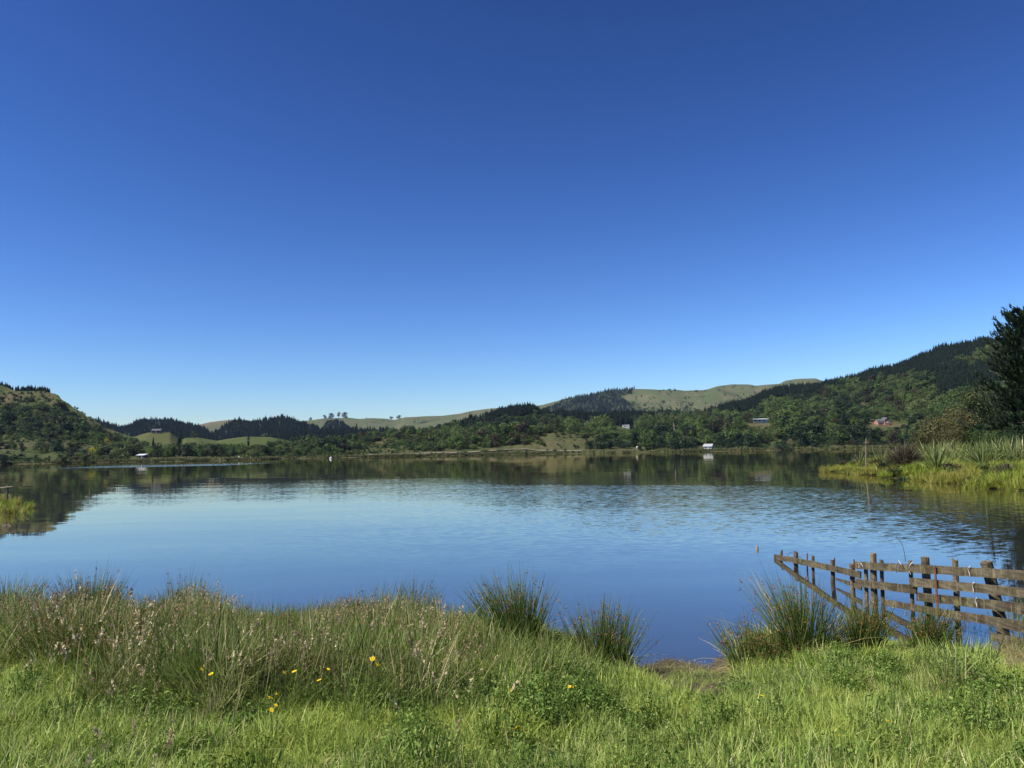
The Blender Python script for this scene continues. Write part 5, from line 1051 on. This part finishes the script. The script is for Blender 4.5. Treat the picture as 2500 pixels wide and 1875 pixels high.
# tall grass
X, Y, Z, s, px, py = ground_pts(11000); tl = np.interp(px, [p[0] for p in TALL_LOW], [p[1] for p in TALL_LOW]); tall = sstep(55, -60, py - tl); r = RNG.random(len(X)); pn = fbm(X * 0.9 + 5, Y * 0.9, 3); pc = fbm(X * 1.7 + 15, Y * 1.7 + 2, 2)
mud = inpoly(px, py, MUD); trk = inpoly(px, py, TRACK)
NR = [bhit(*q) for q in ((1262, 1598), (1480, 1650), (1850, 1635), (1968, 1612), (2112, 1600), (2272, 1606))]; near = np.min([np.hypot(X - q[0], Y - q[1] + .25) for q in NR], 0) < 0.5
k = (r < tall * (0.72 + 1.0 * pn + 2.4 * pc) * np.where(s < 1.4, 0.45, 1.0)) & ~mud & ~trk & ~(near & (r > .08)); sc = RNG.uniform(0.45, 1.05, len(X)) * (1.05 + 1.6 * pc) * (0.6 + 0.4 * tall) * np.where(s > 2.0, 1.18, 1.0); sc = np.minimum(sc, hmax(X, Y, Z, px) / 0.55 * RNG.uniform(.7, 1.05, len(X)))
go('tall_grass', TALL, X, Y, Z, sc, k, 'tall rank grass behind the lawn', 'grass', 0.12)
k = (r < 0.012) & (tall < .3) & ~mud; go('tall_grass', TALL, X, Y, Z, sc * .7, k, 'odd taller grass tufts in the lawn', 'grass', 0.12)
Xf = RNG.uniform(4.3, 6.3, 90); Yf = RNG.uniform(7.4, 8.9, 90); Zf = bank_z(Xf, Yf); pf, qf = project(Xf, Yf, Zf); kf = (Zf > .03) & (pf < 2520) & (RNG.random(90) < .6)
go('tall_grass', TALL, Xf, Yf, Zf, RNG.uniform(.35, .75, 90), kf, 'tufts of long grass at the foot of the fence', 'grass', .12)
# seed heads
X, Y, Z, s, px, py = ground_pts(9000); tl = np.interp(px, [p[0] for p in TALL_LOW], [p[1] for p in TALL_LOW]); tall = sstep(60, -60, py - tl); r = RNG.random(len(X)); pn = fbm(X * 1.0 + 11, Y * 1.0 + 4, 3)
mud = inpoly(px, py, MUD); trk = inpoly(px, py, TRACK); patch = inany(px, py, [[(2240, 1640), (2330, 1610), (2420, 1640), (2400, 1720), (2270, 1730)], [(280, 1600), (420, 1580), (420, 1700), (300, 1720)], [(430, 1540), (600, 1540), (620, 1600), (440, 1610)], [(780, 1500), (1000, 1510), (960, 1620), (800, 1620)]])
left = (px < 1160)
k = ((r < np.where(left, tall * np.where(s < 1.8, -0.01, 0.075) + tall * 0.70 * pn, tall * 0.012)) | ((patch) & (r < 0.34)) | (r < 0.004)) & ~mud & ~trk & (s > 1.2)
k &= ~((px > 1160) & (s < 2.2)); sc = np.minimum(RNG.uniform(0.65, 1.1, len(X)), hmax(X, Y, Z, px) / 0.85 * RNG.uniform(.7, 1.05, len(X))); sc = np.where(px > 1160, sc * .55, sc)
go('seed_grass', SEED, X, Y, Z, sc, k, 'tan seed heads of tall meadow grass', 'grass', 0.1)
# rushes along the left shore
X, Y, Z, s, px, py = ground_pts(6500, y0=5.8, y1=12.5); r = RNG.random(len(X)); pn = fbm(X * 0.8 + 2, Y * 0.8 + 9, 3)
k = (px < 1180) & (s < 4.6) & (r < np.clip(0.16 + 1.7 * pn, 0.0, 1) * np.where(s < 1.4, 1.0, 0.5)); sc = np.minimum(RNG.uniform(0.6, 1.05, len(X)) * (0.9 + 1.1 * pn), hmax(X, Y, Z, px) / 0.72 * RNG.uniform(.6, 1.1, len(X)))
go('rushes', RUSH, X, Y, Z - .02, sc, k, 'band of rushes along the left part of the near shore', 'rushes', 0.10)
Xb = np.array([5.9, 6.4, 6.9, 7.3, 7.6, 6.2, 5.6, 6.7]); Yb = np.array([10.1, 10.4, 10.9, 11.4, 10.6, 9.9, 10.2, 9.9]); Zb = bank_z(Xb, Yb)
go('rushes', RUSH, Xb, Yb, Zb, np.array([.7, .8, .9, .9, .8, .7, .6, .8]), np.ones(8, bool), 'rushes in the water beyond the fence', 'rushes', 0.1)
# leafy weeds
X, Y, Z, s, px, py = ground_pts(12000); r = RNG.random(len(X)); pn = fbm(X * 1.1 + 31, Y * 1.1 + 4, 3)
WP = [[(1230, 1690), (1330, 1655), (1440, 1680), (1460, 1760), (1330, 1800), (1220, 1760)], [(860, 1690), (1010, 1670), (1040, 1740), (880, 1760)], [(2290, 1590), (2400, 1600), (2460, 1660), (2420, 1720), (2330, 1700)], [(600, 1600), (720, 1600), (740, 1700), (600, 1710)], [(1250, 1560), (1400, 1600), (1400, 1650), (1240, 1640)], [(1880, 1640), (2060, 1620), (2080, 1680), (1900, 1690)]]
k = np.where(inany(px, py, WP), r < 0.34, r < 0.05 + 0.13 * (pn > .14)) & ~inpoly(px, py, MUD) & ~inpoly(px, py, TRACK)
go('weeds', WEED, X, Y, Z, RNG.uniform(0.5, 1.05, len(X)) * np.where((px > 1880) & (s < 2.6), 0.5, 1.0), k, 'leafy dark green weeds among the grass', 'weeds', 0.1)
X, Y, Z, s, px, py = ground_pts(5000, y0=5.5); r = RNG.random(len(X)); k = (inpoly(px, py, TRACK) & (r < .45))  | (inpoly(px, py, [(2330, 1540), (2500, 1520), (2500, 1600), (2350, 1600)]) & (r < .30))
go('dry_grass', THATCH, X, Y, Z, RNG.uniform(0.45, 0.8, len(X)), k, 'flattened dry grass beside the fence', 'grass', 0.15)

def stalk_src(seed):
    random.seed(seed); g = Geo()
    for i in range(3):
        az = U(0, 6.28); L_ = U(.5, .85); pts = g.blade((U(-.1, .1), U(-.1, .1), 0), az, L_, .007, abs(random.gauss(0, .35)), U(-.1, .4), U(.2, .8), 0, 4)
        for k in range(7):
            q = random.choice(pts[2:]); g.blade(q, az + U(-1.5, 1.5), U(.08, .2), .005, U(.3, .9), U(-.3, .3), U(.2, .8), 0, 2)
        for k in range(14):
            q = np.array(random.choice(pts[2:])); g.leaf(q + np.array([U(-.06, .06), U(-.06, .06), U(-.03, .08)]), (U(-1, 1), U(-1, 1), U(-1, 1)), U(.012, .026), U(.2, 1), 0, .5)
    return g.mesh('stalk_source', [M['dead_twig']])
STALK = [stalk_src(s) for s in (401, 402, 403)]
X, Y, Z, s, px, py = ground_pts(9000); r = RNG.random(len(X)); k = inany(px, py, [[(300, 1600), (450, 1560), (900, 1600), (1000, 1700), (880, 1760), (650, 1740), (400, 1720)]]) & (r < .13) | inpoly(px, py, [(870, 1690), (1010, 1680), (1020, 1750), (880, 1755)]) & (r < .2)
go('dry_stalks', STALK, X, Y, Z, np.minimum(RNG.uniform(0.4, 0.8, len(X)), hmax(X, Y, Z, px) * .8), k, 'dark dry weed stalks in the tall grass', 'weeds', 0.2)

def litter_src(seed):
    random.seed(seed); g = Geo()
    for i in range(26): g.leaf((U(-.12, .12), U(-.12, .12), U(.0, .012)), (U(-.5, .5), U(-.5, .5), 1), U(.008, .03), U(0, 1), 0, U(.25, .8))
    for i in range(8): g.blade((U(-.12, .12), U(-.12, .12), U(.003, .015)), U(0, 6.283), U(.05, .16), .005, U(1.3, 1.55), U(-.1, .15), U(0, 1), 0, 2, U(-1, 1))
    return g.mesh('litter_source', [M['dead_twig'] if seed % 2 else M['thatch']])
LITTER = [litter_src(q) for q in (411, 412, 413)]
X, Y, Z, s, px, py = ground_pts(9000, y0=5.5); r = RNG.random(len(X)); k = inpoly(px, py, MUD) | inpoly(px, py, TRACK) | ((s < .5) & (px > 1380))
go('litter', LITTER, X, Y, Z + .004, RNG.uniform(0.6, 1.2, len(X)), k & (r < .8), 'dead leaves and weed washed up on the mud', 'litter', 0.06)

# named rush clumps: px, py of the base, height px, spread px
for i, (bx, by, hpx, wpx, n_, bias, lb) in enumerate(((1262, 1598, 196, 165, 330, (-.10, 0), 'tallest rush clump, standing left of the muddy landing'), (1480, 1650, 180, 150, 240, (-.04, 0), 'rush clump with orange-brown tips just left of the muddy landing'),
        (1850, 1635, 130, 150, 230, (-.28, 0), 'short rush clump leaning left at the right side of the landing'), (1968, 1612, 205, 115, 240, (-.14, 0), 'tall rush clump with rusty flower tufts in front of the fence end'), (2118, 1600, 148, 90, 200, (.05, 0), 'yellow-green rush clump below the tall thick fence post'), (2276, 1606, 122, 105, 240, (.03, 0), 'bright green rush clump in front of the rusty stake'),
        (205, 1545, 165, 150, 230, (0, 0), 'dense rush clump near the left edge of the bank'), (462, 1520, 125, 110, 170, (0, 0), 'rush clump with tall flowering stems left of the seed grass'), (20, 1540, 150, 140, 220, (.05, 0), 'dark rush clump at the far left edge of the bank'), (975, 1540, 125, 190, 230, (.05, 0), 'wide brownish rush clump left of the tallest one'), (2045, 1600, 100, 90, 90, (.2, 0), 'thin drooping rush clump between the two fence-side clumps'))):
    p = bhit(bx, by)
    if p[2] < 0.04:      # would stand in the lake: bring it back to the edge of the bank
        a0_ = ray(bx, by)[0]; Yq = np.linspace(6.5, 13, 800); ok_ = np.nonzero(bank_z(a0_ * Yq, Yq) > 0.05)[0][-1]; p = np.array([a0_ * Yq[ok_], Yq[ok_], 0.03])
    h_ = (HC + ray(bx, by - hpx)[2] * p[1]) - p[2]; R_ = wpx / FPX * p[1] * 0.30; g, f_ = rush_mesh(300 + i, int(n_ * 2.0), R_, h_ * .78, h_ * 1.26, 0.30 + 0.12 * (wpx / hpx), 0.45, 0.0030, bias)
    e = empty('rush_clump', p); tag(e, lb, 'rushes'); ob('stems', g.mesh('stems', [M['rush']]), e); tag(ob('flower_tufts', f_.mesh('flower_tufts', [M['rush_fl']]), e), kind='stuff')

# yellow flowers
M['petal'] = plain_mat('yellow_petals', (0.75, 0.50, 0.01), (0.85, 0.62, 0.02), 4, 0.6, 0.2); M['white_petal'] = plain_mat('white_petals', (0.75, 0.75, 0.70), (0.85, 0.85, 0.8), 4, 0.6, 0.2); M['stem'] = plain_mat('flower_stem', (0.05, 0.09, 0.02), (0.08, 0.12, 0.03), 4, 0.6, 0.2)
def flower_meshes(seed, m):
    random.seed(seed); g = Geo(); n_ = 13
    for k in range(n_):
        a_ = 6.283 * k / n_; c, s_ = math.cos(a_), math.sin(a_); w_ = .0042
        g.add([(c * .003 - s_ * w_ * .5, s_ * .003 + c * w_ * .5, 0), (c * .003 + s_ * w_ * .5, s_ * .003 - c * w_ * .5, 0), (c * .017 + s_ * w_, s_ * .017 - c * w_, .005), (c * .020, s_ * .020, .003), (c * .017 - s_ * w_, s_ * .017 + c * w_, .005)], [(0, 1, 2, 3, 4)])
    d = Geo(); d.tube([(0, 0, -.006), (0, 0, .003), (0, 0, .006)], [.003, .007, .004], .5, 0, 8, True)
    return g.mesh('petals', [M[m]]), d.mesh('disc', [M['petal']])
FLW = flower_meshes(1, 'petal'); FLWW = flower_meshes(2, 'white_petal')
GRP = {'a': 'yellow flower in the weedy grass at the middle left', 'b': 'yellow flower of the pair low beside the dark weeds', 'c': 'yellow flower out in the open lawn', 'd': 'yellow flower among the seed grass left of the tallest rushes', 'e': 'yellow flower above the leafy weed patch'}
def flower(px_, py_, sz, key, up=0.0, lab=None, white=False):
    p = bhit(px_, py_ + up + 26); top = at(px_, py_, p[1]); H_ = max(0.06, top[2] - p[2]); e = empty('white_flower' if white else 'yellow_flower', (p[0], p[1], p[2])); tag(e, lab, 'flower', 'yellow flowers on the bank' if not white else None)
    g = Geo(); g.tube([(0, 0, -.02), (.006, .004, H_ * .6), (0, 0, H_)], .0016, .5, 0, 4); ob('stem', g.mesh('stem', [M['stem']]), e)
    P_ = FLWW if white else FLW
    o_ = ob('petals', P_[0], e, (0, 0, H_), U(0, 6), sz); o_.rotation_euler = (U(.3, .8), U(-.3, .3), U(0, 6)); o2 = ob('disc', P_[1], e, (0, 0, H_), 0, sz); o2.rotation_euler = o_.rotation_euler
random.seed(44)
FL = ((490, 1634, 1.0, 'a'), (514, 1646, 1.1, 'a'), (594, 1615, 1.2, 'a'), (692, 1642, .9, 'a'), (718, 1640, 1.1, 'a'), (779, 1661, 1.0, 'a'), (675, 1694, 1.2, 'a'), (658, 1704, 1.3, 'a'), (672, 1722, .8, 'a'), (661, 1733, .9, 'a'), (801, 1634, .8, 'd'), (910, 1609, 1.2, 'd'), (921, 1622, 1.0, 'd'), (848, 1622, .8, 'd'), (1262, 1778, 1.5, 'b'), (1280, 1781, .8, 'b'), (1391, 1677, 1.0, 'e'), (1404, 1677, 1.0, 'e'), (1320, 1673, .8, 'e'), (1317, 1687, .8, 'e'), (1250, 1685, .8, 'e'), (1863, 1700, 1.0, 'c'), (2006, 1762, 1.0, 'c'), (1788, 1737, .8, 'c'), (2048, 1793, .7, 'c'), (2170, 1761, .8, 'c'))
ORD = ['leftmost', 'second', 'third', 'fourth', 'fifth', 'sixth', 'seventh', 'eighth', 'ninth', 'tenth']
for key in GRP:
    for j, (x_, y_, sz, kk) in enumerate(sorted(f for f in FL if f[3] == key)):
        flower(x_, y_, sz * 0.8, kk, 95.0 if kk in 'ad' else 30.0, ORD[j] + (' ' if j == 0 else ' from the left: ') + GRP[key])
flower(1120, 1866, 1.0, 'c', -10, 'single white flower at the bottom edge of the lawn', True)

# =================================================================== AIR
m, t, n, l, out = mat('haze_air')
pv = n.new('ShaderNodeVolumePrincipled'); pv.inputs['Color'].default_value = (0.42, 0.62, 1.0, 1); pv.inputs['Density'].default_value = 0.000032; pv.inputs['Anisotropy'].default_value = 0.0
l.new(pv.outputs[0], out.inputs['Volume'])
g = Geo(); g.box((-5100, -400, -6), (5100, 5700, 300)); tag(ob('haze', g.mesh('haze', [m])), 'thin summer haze over the lake and hills', kind='stuff')
